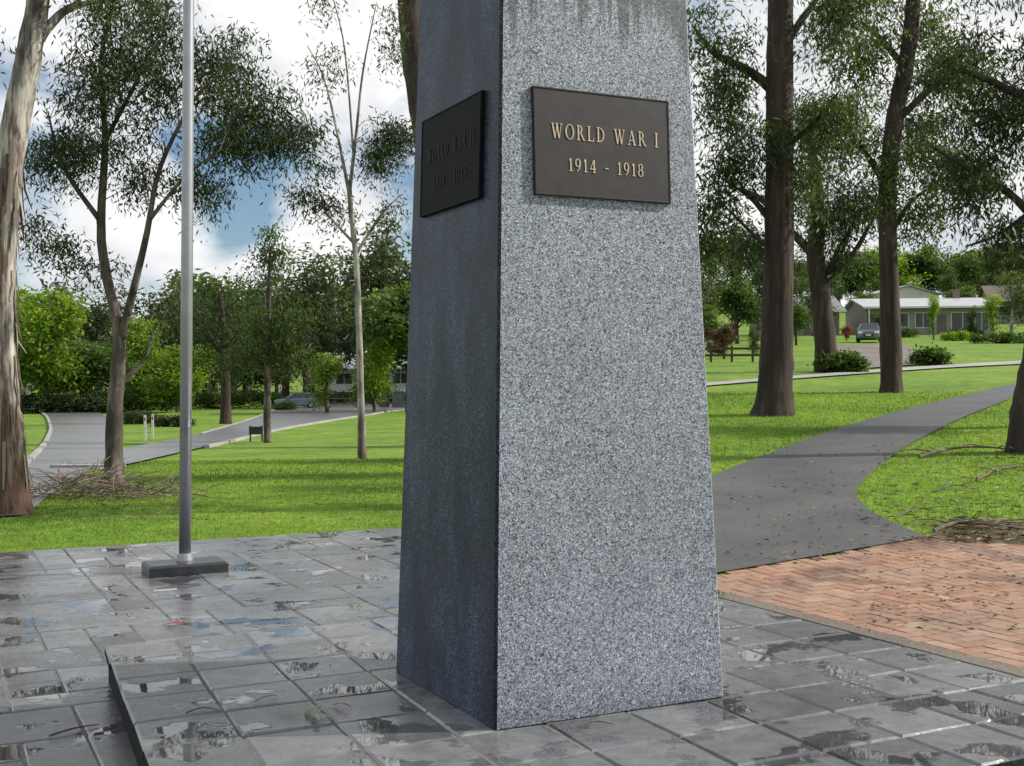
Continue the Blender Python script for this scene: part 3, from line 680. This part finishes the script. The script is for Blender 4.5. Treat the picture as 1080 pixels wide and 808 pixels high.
for (px, d, top, wd, k, lab, grp) in bg:
    b = on(px, d); h = (EYE+(CY-top)/F*d)-b.z; sc = max(.15, h/9.6)
    if k not in protos:
        nm, kind, bk, lf = defs[k]
        o = protos[k] = proto(nm, kind, bk, lf, lab, grp, b)
        o.location = b; o.scale = (sc*wd, sc*wd, sc); o.rotation_euler = (0, 0, random.uniform(0, 6))
    else:
        o = dup(protos[k], b, random.uniform(0, 6.28), (sc*wd, sc*wd, sc), lab, grp)
        if not grp and 'group' in o: del o['group']
def shrub(name, label, base, rx, ry, h, lf, n=60, nper=40, cat='shrub', L=.16, W=.045, group=None):
    root = thing(name, label, cat, base, group); g = MB(); cents = []
    for i in range(n):
        v = Vector((random.uniform(-1, 1), random.uniform(-1, 1), 0))
        z = h*(.1+.82*math.sqrt(max(0, 1-.48*v.length_squared))*random.random()**.6)*random.uniform(.8, 1.1)
        c = base+Vector((v.x*rx, v.y*ry, z)); cents.append(c)
        if i % 5 == 0: g.tube([base+Vector((0, 0, -.05)), base+Vector((v.x*rx*.6, v.y*ry*.5, h*.15)), c], [.03, .02, .006], 4, caps=False)
    g.build('stem', M_darkbark, root, base)
    sg = h*.13+.03
    Q, t = leaves([tuple(c) for c in cents], nper, (sg, sg, sg), L, W, .1); quads('foliage', Q, t, lf, root, base)
shrub('shrub', 'rounded dark green shrub at the foot of the dark forked gum', at(888, 393), .7, .6, .8, M_leafB)
shrub('shrub', 'low rounded green shrub beside the gravel driveway', at(981, 385), .55, .5, .75, M_leafB)
shrub('shrub', 'dark shrub on the grass island near the white marker posts', at(183, 450), .9, .7, .7, M_leafD)
shrub('shrub', 'small dark shrub at the tip of the grass island', at(146, 447), .9, .7, .8, M_leafD)
shrub('hedge', 'clipped green hedge at the right edge in front of the house', on(1066, 86), 2.8, .7, .9, M_leafB, 110, 40, 'hedge')
shrub('hedge', 'long hedge along the outer side of the bend in the road', on(55, 104), 5.4, .9, 1.8, M_leafD, 190, 40, 'hedge', .25, .08)
shrub('hedge', 'tall shadowed hedge beneath the lime green tree', on(122, 106), 4.5, 1.0, 2.2, M_leafB, 160, 40, 'hedge', .25, .08)
shrub('hedge', 'low hedge in front of the white house beside the obelisk', on(375, 138), 6.0, 1.0, 1.8, M_leafB, 150, 40, 'hedge', .25, .08)
shrub('hedge', 'dark bank of shrubs across the side road, left of the small car', on(235, 120), 6.2, 1.0, 2.0, M_leafB, 150, 40, 'hedge', .25, .08)
shrub('shrub', 'bright green shrub beneath the far hedge right of the low house', on(1010, 96), 1.2, .7, .8, M_lime, 50, 40)
shrub('shrub', 'broad dark shrub under the left end of the long low house', on(950, 112), 1.5, .9, 1.0, M_leafB, 80, 40)
shrub('shrub', 'dark garden shrub under the right end of the long low house', on(1018, 110), 1.5, .9, .9, M_leafD, 80, 40)

# ------------------------------------------------------------------ houses
def house(name, label, base, w, dep, h, rise, wallc, roofc, wins, doors, posts=(), rotz=0.0, gable='x', chimney=None, trim=(.6, .6, .58)):
    root = thing(name, label, 'house', base, None, rotz)
    mw = simple('wall_'+name, wallc, .8, 0, .12, 1.5); mr = simple('roof_'+name, roofc, .55, 0, .15, 2); mt = simple('trim_'+name, trim, .5, 0, .05)
    g = MB(); x0, x1 = -w/2, w/2
    g.box(x0, x1, 0, dep, -2.5, h)
    ov = .5
    if gable == 'x':
        g.add([(x0, 0, h), (x0, dep, h), (x0, dep/2, h+rise)], [(0, 1, 2)]); g.add([(x1, 0, h), (x1, dep, h), (x1, dep/2, h+rise)], [(0, 2, 1)])
    else:
        g.add([(x0, 0, h), (x1, 0, h), (0, 0, h+rise)], [(0, 1, 2)]); g.add([(x0, dep, h), (x1, dep, h), (0, dep, h+rise)], [(0, 2, 1)])
    g.build('wall', mw, root)
    g = MB(); th = .14
    if gable == 'x':
        sl = rise/(dep/2); prof = [(-ov*2, h-ov*2*sl+.05), (dep/2, h+rise+.05), (dep+ov, h-ov*sl+.05)]
        A = [[(x, y, z) for y, z in prof]+[(x, y, z+th) for y, z in reversed(prof)] for x in (x0-ov, x1+ov)]
    else:
        sl = rise/(w/2); prof = [(x0-ov, h-ov*sl+.05), (0, h+rise+.05), (x1+ov, h-ov*sl+.05)]
        A = [[(x, y, z) for x, z in prof]+[(x, y, z+th) for x, z in reversed(prof)] for y in (-ov, dep+ov)]
    r0, r1 = A; n = len(r0); vv = r0+r1; ff = [(i, (i+1) % n, n+(i+1) % n, n+i) for i in range(n)]+[(0, 5, 4, 1), (1, 4, 3, 2), (n, n+1, n+4, n+5), (n+1, n+2, n+3, n+4)]
    g.add(vv, ff); rf = g.build('roof', mr, root)
    g = MB()
    if gable == 'x': g.box(x0-ov, x1+ov, -ov*2-.1, -ov*2-.005, h-ov*2*sl, h-ov*2*sl+.2); g.build('gutter', mt, root)
    if chimney:
        g = MB(); cx, cy, cw, cz = chimney; g.box(cx-cw/2, cx+cw/2, cy-.3, cy+.3, h, cz); g.box(cx-cw/2-.06, cx+cw/2+.06, cy-.36, cy+.36, cz, cz+.15); g.build('chimney', simple('chimney_'+name, (.2, .15, .13), .9), rf)
    for (wx, wz, ww, wh) in wins:
        g = MB(); f = .08
        g.box(wx-f, wx+ww+f, -.06, .02, wz-f, wz-.001); g.box(wx-f, wx+ww+f, -.06, .02, wz+wh+.001, wz+wh+f); g.box(wx-f, wx, -.058, .02, wz, wz+wh); g.box(wx+ww, wx+ww+f, -.058, .02, wz, wz+wh)
        g.box(wx+ww/2-.03, wx+ww/2+.03, -.05, .02, wz, wz+wh)
        fo = g.build('window', mt, root); g = MB(); g.box(wx, wx+ww, -.02, .03, wz, wz+wh); g.build('pane', M_glass, fo)
    for (dx, dw, dh, col) in doors:
        g = MB(); g.box(dx, dx+dw, -.04, .03, -.3, dh); do = g.build('door', simple('door_'+name, col, .5), root)
        g = MB(); g.box(dx+dw*.82, dx+dw*.9, -.09, -.041, dh*.48, dh*.52); g.build('handle', M_alu, do)
    for p in posts:
        g = MB(); g.box(p-.06, p+.06, -.95, -.83, -.6, h-ov*2*(sl if gable == 'x' else 0)+.02); g.build('post', mt, root)
    return root
house('long_house', 'long low weatherboard house with a pale metal roof at right, behind the parked car', on(980, 128), 13.2, 9, 3.0, 1.0, (.26, .25, .235), (.42, .43, .44),
      [(-4.6, .8, 2.4, 1.5), (-1.4, .8, 1.6, 1.5), (2.4, .2, 2.3, 2.1), (4.9, .4, 1.3, 1.9)], [(.9, .95, 2.1, (.12, .09, .08)), (-6.5, 1.5, 2.2, (.05, .05, .05))], (-6.5, 0.2, 6.5), R(-2), 'x', (4.4, 4.5, .6, 4.9))
house('gabled_house', 'white gabled house on the rise above the long low house', on(958, 200), 11.0, 9, 3.0, 1.4, (.55, .55, .54), (.36, .37, .38),
      [(-4, 1, 2, 1.3), (1.6, 1, 2.4, 1.3)], [(-.8, 1, 2.1, (.2, .1, .08))], (), R(8), 'y')
house('brown_house', 'house with a brown roof cut by the right edge of the view', on(1092, 160), 11.0, 9, 3.4, 1.9, (.2, .18, .15), (.13, .1, .085),
      [(-4.6, 1.1, 1.8, 1.3), (-1.6, 1.1, 1.8, 1.3), (2.5, 1, 2, 1.4)], [(.9, 1, 2.1, (.2, .08, .06))], (), R(-12), 'x')
house('dim_house', 'dim brown house half hidden behind the dark forked gum', on(846, 128), 8.0, 8, 2.8, 1.5, (.2, .17, .15), (.2, .2, .21),
      [(-3.2, .9, 1.6, 1.2), (.9, .9, 2.0, 1.2)], [(-.8, .95, 2.1, (.3, .28, .25))], (), 0, 'x')
house('white_house', 'white house with a grey roof among trees left of the obelisk', on(392, 150), 11.0, 9, 4.6, 1.7, (.55, .56, .56), (.28, .29, .31),
      [(-4.4, 2.4, 2.0, 1.3), (-1.0, 2.4, 2.2, 1.3), (2.6, 2.4, 2.0, 1.3), (-4.2, .2, 1.8, 1.2)], [(.5, 1, 2.0, (.1, .1, .1))], (), R(10), 'x')

# ------------------------------------------------------------------ cars
def car(label, loc, rotz, col):
    root = thing('parked_car', label, 'car', loc, None, rotz); m = simple('car_paint', col, .25, .5, .04)
    def sec(x, w, z0, z1): return [(x, -w, z0+.08), (x, -w*.92, z0), (x, w*.92, z0), (x, w, z0+.08), (x, w, z1-.12), (x, w*.86, z1), (x, -w*.86, z1), (x, -w, z1-.12)]
    g = MB(); g.loft([sec(-2.08, .66, .4, .72), sec(-2.0, .8, .26, .84), (sec(-1.3, .86, .22, .92)), sec(0, .88, .2, .96), sec(1.4, .87, .22, .98), sec(1.95, .82, .28, .96), sec(2.08, .7, .4, .85)]); g.build('body', m, root)
    lo = [(-1.05, -.78, .93), (1.85, -.78, .95), (1.85, .78, .95), (-1.05, .78, .93)]; hi = [(-.25, -.6, 1.42), (1.35, -.6, 1.42), (1.35, .6, 1.42), (-.25, .6, 1.42)]
    g = MB(); g.loft([[Vector(p) for p in lo], [Vector(p) for p in hi]]); g.build('window', M_glass, root)
    g = MB(); g.loft([[Vector(p)+Vector((0, 0, .002)) for p in hi], [Vector((p[0]*.95+.02, p[1]*.9, 1.48)) for p in hi]]); g.build('roof', m, root)
    for k in range(4):
        a, b = Vector(lo[k]), Vector(hi[k]); g = MB(); g.tube([a, b], [.05, .045], 6); g.build('pillar', m, root)
    for sx in (-1.3, 1.3):
        for sy in (-.8, .8):
            g = MB(); g.tube([(sx, sy-.1, .32), (sx, sy-.09, .32), (sx, sy+.09, .32), (sx, sy+.1, .32)], [.28, .32, .32, .28], 18); wh = g.build('wheel', M_tyre, root)
            g = MB(); s = math.copysign(1, sy); g.tube([(sx, sy+s*.101, .32), (sx, sy+s*.112, .32)], [.2, .18], 14); g.build('rim', M_chrome, wh)
    for sy in (-.58, .58):
        g = MB(); g.loft([[(-2.06, sy-.16, .62), (-2.06, sy+.16, .62), (-2.04, sy+.16, .76), (-2.04, sy-.16, .76)], [(-2.12, sy-.13, .64), (-2.12, sy+.13, .64), (-2.09, sy+.13, .74), (-2.09, sy-.13, .74)]]); g.build('headlight', M_white, root)
        g = MB(); g.box(-.95, -.8, math.copysign(.86, sy)-.06, math.copysign(.86, sy)+.06, .95, 1.07); g.build('mirror', m, root)
    g = MB(); g.box(-2.115, -2.05, -.38, .38, .42, .58); g.build('grille', M_tyre, root)
    g = MB(); g.box(-2.135, -2.118, -.2, .2, .46, .55); g.build('number_plate', M_white, root)
    return root
car('grey hatchback parked on the gravel driveway, seen from the front', on(917, 92), R(72), (.16, .19, .21))
car('small blue grey car on the side road left of the obelisk', on(313, 116)+Vector((0, 0, .1)), R(12), (.18, .23, .28))
shrub('shrub', 'dark roadside shrub partly hiding the small blue grey car', on(301, 108), .8, .6, .9, M_leafB, 60, 40)

# ------------------------------------------------------------------ fences, signs, posts
def fence(name, label, P, h, rails, m, pw=.09):
    b = P[0]; root = thing(name, label, 'fence', b)
    for p in P:
        g = MB(); g.box(p.x-pw/2, p.x+pw/2, p.y-pw/2, p.y+pw/2, p.z-.2, p.z+h); g.build('post', m, root, b)
    for z in rails:
        for p, q in zip(P, P[1:]):
            g = MB(); t = (q-p).normalized(); s = Vector((-t.y, t.x, 0))*.02; o = Vector((0, -.07, z)); u = Vector((0, 0, .11))
            g.loft([[p+o-s, p+o+s, p+o+s+u, p+o-s+u], [q+o-s, q+o+s, q+o+s+u, q+o-s+u]]); g.build('rail', m, root, b)
fence('rail_fence', 'dark timber post and rail fence right of the obelisk', [on(px, 54) for px in (728, 750, 772, 794, 816)], .72, (.25, .55), M_wood)
fence('rail_fence', 'pale low timber fence in front of the white house', [on(px, 128) for px in (330, 352, 374, 396, 418)], 1.0, (.3, .8), simple('pale_timber', (.3, .28, .25), .8))
sb = at(270, 466); root = thing('sign_board', 'low dark sign board on two posts beneath the small bushy tree', 'sign', sb)
g = MB(); g.box(sb.x-.28, sb.x+.28, sb.y-.02, sb.y+.02, sb.z+.3, sb.z+.62); g.build('board', simple('sign_dark', (.03, .025, .02), .5), root, sb)
for s in (-.24, .24):
    g = MB(); g.box(sb.x+s-.03, sb.x+s+.03, sb.y+.022, sb.y+.08, sb.z-.1, sb.z+.66); g.build('post', M_wood, root, sb)
for px, py, lab in ((161, 463, 'slim white marker post on the grass island, the one farther from the forked gum'), (153, 465, 'slim white marker post nearest the forked gum')):
    p = at(px, py); root = thing('marker_post', lab, 'post', p)
    g = MB(); g.box(p.x-.05, p.x+.05, p.y-.015, p.y+.015, p.z-.1, p.z+1.1); g.build('post', M_white, root, p)
    g = MB(); g.box(p.x-.035, p.x+.035, p.y-.02, p.y-.016, p.z+.85, p.z+.98); g.build('reflector', simple('reflector', (.4, .05, .03), .3), root, p)
p = on(420, 118); root = thing('utility_cabinet', 'green grey utility cabinet at the roadside just left of the obelisk', 'cabinet', p)
g = MB(); g.box(p.x-.6, p.x+.6, p.y-.3, p.y+.3, p.z-.1, p.z+1.5); g.build('body', simple('cabinet_green', (.1, .13, .1), .5), root, p)
g = MB(); g.box(p.x-.66, p.x+.66, p.y-.36, p.y+.36, p.z+1.501, p.z+1.58); g.build('lid', simple('cabinet_lid', (.14, .17, .14), .5), root, p)
g = MB(); g.box(p.x-.5, p.x-.02, p.y-.32, p.y-.301, p.z+.1, p.z+1.4); g.build('door', simple('cabinet_door', (.12, .15, .12), .5), root, p)
g = MB(); g.box(p.x+.02, p.x+.5, p.y-.32, p.y-.301, p.z+.1, p.z+1.4); g.build('door', simple('cabinet_door', (.12, .15, .12), .5), root, p)
p = at(93, 494); g = MB()
for k in range(7): g.box(p.x-.7+k*.2, p.x-.6+k*.2, p.y-.3, p.y+.3, p.z+.0, p.z+.09)
g.box(p.x-.75, p.x+.75, p.y-.36, p.y-.3, p.z, p.z+.1); g.box(p.x-.75, p.x+.75, p.y+.3, p.y+.36, p.z, p.z+.1)
tag(g.build('drain_grate', M_kerb, None, p), 'pale slotted drain grate at the road edge near the forked gum', 'drain')

# ------------------------------------------------------------------ fallen wood and litter
def brush(label, c, rx, ry, h, n):
    g = MB()
    for _ in range(n):
        x, y = random.gauss(0, .5)*rx, random.gauss(0, .5)*ry; z = random.random()*h*max(.1, 1-abs(x)/rx*.8)
        a = random.uniform(0, 6.28); l = random.uniform(.25, .8); e = random.uniform(-.25, .5)
        p = c+Vector((x, y, z+.02)); q = p+Vector((math.cos(a), math.sin(a), e))*l; q.z = max(q.z, terr(q.x, q.y)+.01)
        m = p.lerp(q, .5)+Vector((random.uniform(-.08, .08), random.uniform(-.08, .08), random.uniform(0, .08)))
        r = random.uniform(.003, .011); g.tube([p, m, q], [r, r*.8, r*.4], 4)
    return tag(g.build('brush_pile', M_stick, None, c), label, 'brush pile')
brush('heap of dead grey twigs and branches on the lawn behind the paving at left', at(98, 526), 1.5, .7, .36, 420)
def branch(label, P, r, forks=3):
    b = P[0]; g = MB(); pts, rs = smooth_path(P, [r*(1-.7*i/(len(P)-1)) for i in range(len(P))], 5); g.tube(pts, rs, 6)
    for _ in range(forks):
        p = random.choice(pts[3:]); a = random.uniform(0, 6.28); l = random.uniform(.2, .5)
        g.tube([p, p+Vector((math.cos(a)*l*.5, math.sin(a)*l*.5, .04)), p+Vector((math.cos(a)*l, math.sin(a)*l, .02))], [r*.5, r*.35, r*.15], 5)
    tag(g.build('fallen_branch', M_stick, None, b), label, 'branch')
def gp(px, py, up): return at(px, py)+Vector((0, 0, up))
branch('long bare fallen branch on the grass right of the path', [gp(970, 484, .03), gp(1000, 481, .1), gp(1035, 477, .08), gp(1075, 478, .04)], .03, 5)
branch('thin fallen branch across the mulch at the edge of the brick paving', [gp(985, 562, .02), gp(1010, 557, .05), gp(1045, 559, .05), gp(1085, 562, .03)], .022, 5)
branch('short crooked fallen branch on the grass beside the edge gum', [gp(1030, 508, .02), gp(1050, 502, .06), gp(1078, 494, .05)], .02, 4)
branch('thin stick lying on the edge of the grass by the path corner', [gp(945, 548, .02), gp(965, 540, .04), gp(985, 541, .02)], .01, 2)
branch('forked grey stick on the grass between the path and the edge gum', [gp(985, 520, .02), gp(1008, 516, .05), gp(1032, 519, .02)], .012, 3)
Qs = []; ts = []
def litter(n, fx, L, W, zoff):
    for _ in range(n):
        p = fx()
        a = random.uniform(0, 6.28); l = L*random.uniform(.4, 1.4); w = W*random.uniform(.5, 1.3)
        d = Vector((math.cos(a), math.sin(a), random.uniform(-.1, .15))); s = Vector((-d.y, d.x, random.uniform(-.4, .4)))*w; b = p+Vector((0, 0, zoff+.01))
        Qs.append([tuple(b), tuple(b+d*l*.5+s+Vector((0, 0, .01))), tuple(b+d*l), tuple(b+d*l*.5-s)]); ts.append(random.random())
litter(420, lambda: at(random.gauss(1040, 40), random.uniform(548, 575)), .13, .009, .015)
litter(420, lambda: at(random.uniform(925, 1100), random.uniform(470, 560)), .12, .009, .03)
litter(300, lambda: at(random.uniform(760, 960), random.uniform(470, 600)), .055, .008, .025)
litter(240, lambda: at(random.uniform(900, 1100), random.uniform(575, 670)), .05, .007, .015)
litter(200, lambda: at(random.uniform(40, 200), random.uniform(515, 550)), .14, .01, .03)
litter(260, lambda: at(random.uniform(180, 420), random.uniform(490, 560)), .08, .01, .03)
M_lit = leafmat('dead_leaf', (.05, .035, .022), (.14, .1, .065), (.28, .21, .14), .1)
tag(quads('leaf_litter', np.array(Qs), np.array(ts), M_lit), 'scattered strips of fallen bark and dead leaves on the grass and path', 'leaf litter', kind='stuff')
M_fresh = simple('fresh_leaf', (.22, .26, .16), .45); M_brownleaf = simple('brown_leaf', (.16, .1, .06), .5)
def leafobj(name, label, pts, L, W, mat, cat='leaf'):
    b = Vector(pts[0][:3]); g = MB()
    for (x, y, z, a) in pts:
        d = Vector((math.cos(a), math.sin(a), .05)); s = Vector((-d.y, d.x, 0))
        P = [0, .25, .55, .8, 1]; wd = [.1, .8, 1, .6, .05]; v = []
        for t, w in zip(P, wd):
            q = Vector((x, y, z+.006+.012*math.sin(t*3.1)))+d*L*t; v += [q-s*W*w, q+Vector((0, 0, -.003)), q+s*W*w]
        g.add(v, [(k*3+c, k*3+c+1, k*3+c+4, k*3+c+3) for k in range(4) for c in range(2)], random.random())
    tag(g.build(name, mat, None, b), label, cat)
leafobj('fallen_leaf', 'red fallen leaf lying on the paving beyond the podium', [(*fl(172, 660, LZ+.003), .2), (*fl(176, 659, LZ+.003), -.4)], .15, .02, simple('red_leaf', (.35, .05, .03), .5))
x, y, z = fl(322, 757, 0)
leafobj('leaf_sprig', 'sprig of pale green gum leaves lying on the podium stones', [(x, y, .003, 1.2), (x, y, .006, .5), (x+.02, y+.02, .01, 1.9), (x, y, .004, -.5), (x-.02, y, .006, 2.5), (x+.03, y+.01, .008, -1.2)], .15, .014, M_fresh, 'leaf sprig')
leafobj('fallen_leaf', 'narrow brown gum leaf on the podium left of the pale leaf sprig', [(*fl(268, 742, .002), .8)], .13, .011, M_brownleaf)
leafobj('fallen_leaf', 'narrow brown gum leaf on the podium right of the pale leaf sprig', [(*fl(352, 744, .002), -.7)], .12, .011, M_brownleaf)
def twig(label, P, r):
    g = MB(); pts, rs = smooth_path(P, [r, r*.9, r*.4], 4); g.tube(pts, rs, 5); tag(g.build('twig', M_stick, None, P[0]), label, 'twig')
twig('thin curved twig on the lower paving at bottom left', [Vector(fl(52, 776, LZ+.007)), Vector(fl(78, 768, LZ+.015)), Vector(fl(104, 764, LZ+.007))], .006)
twig('short twig at the foot of the right face of the obelisk', [Vector(fl(612, 765, .006)), Vector(fl(630, 761, .012)), Vector(fl(648, 764, .006))], .004)
twig('bent twig on the podium near its left edge', [Vector(fl(196, 752, .006)), Vector(fl(214, 746, .014)), Vector(fl(236, 750, .006))], .004)
def weed(label, c, n=12, h=.035):
    Q = []; t = []
    for _ in range(n):
        p = Vector(c)+Vector((random.gauss(0, .04), random.gauss(0, .015), 0)); a = random.uniform(0, 6.28); d = Vector((math.cos(a)*.7, math.sin(a)*.7, 1))*h*random.uniform(.4, 1.1); s = Vector((-math.sin(a), math.cos(a), 0))*.006
        Q.append([tuple(p), tuple(p+d*.5+s), tuple(p+d), tuple(p+d*.5-s)]); t.append(random.random()*.5)
    tag(quads('weed', np.array(Q), np.array(t), M_blade, None, c), label, 'weed')
weed('small green weed in a paving joint just behind the podium', fl(374, 641, LZ-.003))
weed('tiny weed in the joint at the back of the left paving', fl(345, 566, LZ-.003))
weed('small green tuft where the brick paving meets the mortar strip', fl(764, 628, .004))

# ------------------------------------------------------------------ grass blades
def grass(n, ymin, ymax, r0, r1, hh):
    u = rng.random(n); y = ymin*(ymax/ymin)**u; x = y*rng.uniform(r0, r1, n)
    a = (x-N0.x)*U.x+(y-N0.y)*U.y; b = (x-N0.x)*V.x+(y-N0.y)*V.y
    bad = (b < PB+.02) & (x < .25) | (a < 2.9) & (b < 2.6)
    bad |= inpoly(path_poly, x, y) | inpoly(brick_poly, x, y)
    mp = [(p.x, p.y) for p in mulL]+[(p.x, p.y) for p in reversed(mulR)]
    bad |= inpoly(mp, x, y) & (rng.random(n) < .75)
    for A_, B_ in ((roadL, roadR), (sideL, sideR)): bad |= inpoly([(p.x, p.y) for p in A_]+[(p.x, p.y) for p in reversed(B_)], x, y)
    x, y = x[~bad], y[~bad]; m = len(x)
    z = np.array([terr(i, j) for i, j in zip(x, y)])-.005
    p = np.stack([x, y, z], 1); ang = rng.uniform(0, 6.28, m); sc = np.clip(y/14, .8, 2.0)
    h = hh*rng.uniform(.4, 1.2, m)*np.sqrt(sc); ln = rng.uniform(.1, 1.0, m)*h
    tip = p+np.stack([np.cos(ang)*ln, np.sin(ang)*ln, h], 1); w = (.006*sc)[:, None]*np.stack([-np.sin(ang*1.7), np.cos(ang*1.7), np.zeros(m)], 1)
    Q = np.stack([p-w, p+w, tip+w*.2, tip-w*.2], 1)
    t = np.clip(.47+.3*np.sin(x*.9+1.3*np.sin(y*.5))*np.sin(y*.7)+rng.normal(0, .2, m), 0, 1)
    return Q, t
q1, t1 = grass(95000, 11.0, 32, -.5, .02, .032); q2, t2 = grass(85000, 8.5, 32, .1, .5, .034)
tag(quads('grass', np.concatenate([q1, q2]), np.concatenate([t1, t2]), M_blade), 'short bright green lawn grass', 'grass', kind='stuff')

# ------------------------------------------------------------------ light, sky, camera
sv = Vector((.8, .08, .58)).normalized()
sun = bpy.data.lights.new('sun', 'SUN'); sun.energy = 5.0; sun.angle = R(.5); sun.color = (1, .95, .86)
so = bpy.data.objects.new('sun', sun); COL.objects.link(so); so.rotation_euler = sv.to_track_quat('Z', 'Y').to_euler(); so.location = (20, 0, 30)
W = bpy.data.worlds.new('World'); S.world = W; W.use_nodes = True; nt = W.node_tree; nt.nodes.clear()
sky = nd(nt, 'ShaderNodeTexSky', sky_type='NISHITA', sun_disc=False); sky.sun_elevation = math.asin(sv.z); sky.sun_rotation = math.atan2(sv.x, sv.y); sky.air_density = 1.0; sky.dust_density = .5; sky.ozone_density = 2.0
skc = mixc(nt, 1.0, sky.outputs[0], (.92, 1.0, 1.06), 'MULTIPLY')
b1 = nd(nt, 'ShaderNodeBackground', {'Color': skc, 'Strength': .1})
tc = nd(nt, 'ShaderNodeTexCoord').outputs['Generated']
mp = nd(nt, 'ShaderNodeMapping', {'Vector': tc, 'Scale': (1, 1, 1.8), 'Location': (.35, .1, .12)}).outputs[0]
n1 = nd(nt, 'ShaderNodeTexNoise', {'Vector': mp, 'Scale': 5.0, 'Detail': 10, 'Roughness': .55, 'Distortion': .25}).outputs['Fac']
def gap(px, py, r, amt):
    d = Vector(((px-CX)/F, 1, (CY-py)/F)).normalized()
    ds = nd(nt, 'ShaderNodeVectorMath', {0: tc, 1: tuple(d)}, operation='DISTANCE').outputs['Value']
    return mrange(nt, ds, 0.0, r, amt, 0.0)
v = maths(nt, 'ADD', n1, gap(250, 180, .075, -.3))
v = maths(nt, 'ADD', v, gap(40, 200, .06, -.16))
v = maths(nt, 'ADD', v, gap(300, 40, .12, .16))
v = maths(nt, 'ADD', v, gap(320, 250, .1, .2))
v = maths(nt, 'ADD', v, gap(120, 260, .1, .18))
v = maths(nt, 'ADD', v, gap(860, 150, .3, .2))
fac = ramp(nt, v, [(.37, 0), (.51, 1)])
shd = ramp(nt, nd(nt, 'ShaderNodeTexNoise', {'Vector': mp, 'Scale': 8, 'Detail': 6}).outputs['Fac'], [(.33, (.68, .71, .76)), (.56, (1, 1, 1))])
b2 = nd(nt, 'ShaderNodeBackground', {'Color': shd, 'Strength': 1.02})
mx = nd(nt, 'ShaderNodeMixShader', {0: fac}); link(nt, b1.outputs[0], mx.inputs[1]); link(nt, b2.outputs[0], mx.inputs[2])
out = nd(nt, 'ShaderNodeOutputWorld'); link(nt, mx.outputs[0], out.inputs[0])
cam = bpy.data.cameras.new('camera'); cam.sensor_width = 36; cam.lens = F/1080*36; cam.clip_end = 4000; cam.clip_start = .05
co = bpy.data.objects.new('camera', cam); COL.objects.link(co); co.location = (0, 0, EYE)
co.rotation_euler = (Euler((R(90), 0, 0)).to_matrix() @ Matrix.Rotation(-ROLL, 3, 'Z')).to_euler(); S.camera = co
S.view_settings.view_transform = 'Standard'; S.view_settings.look = 'None'; S.view_settings.exposure = 0
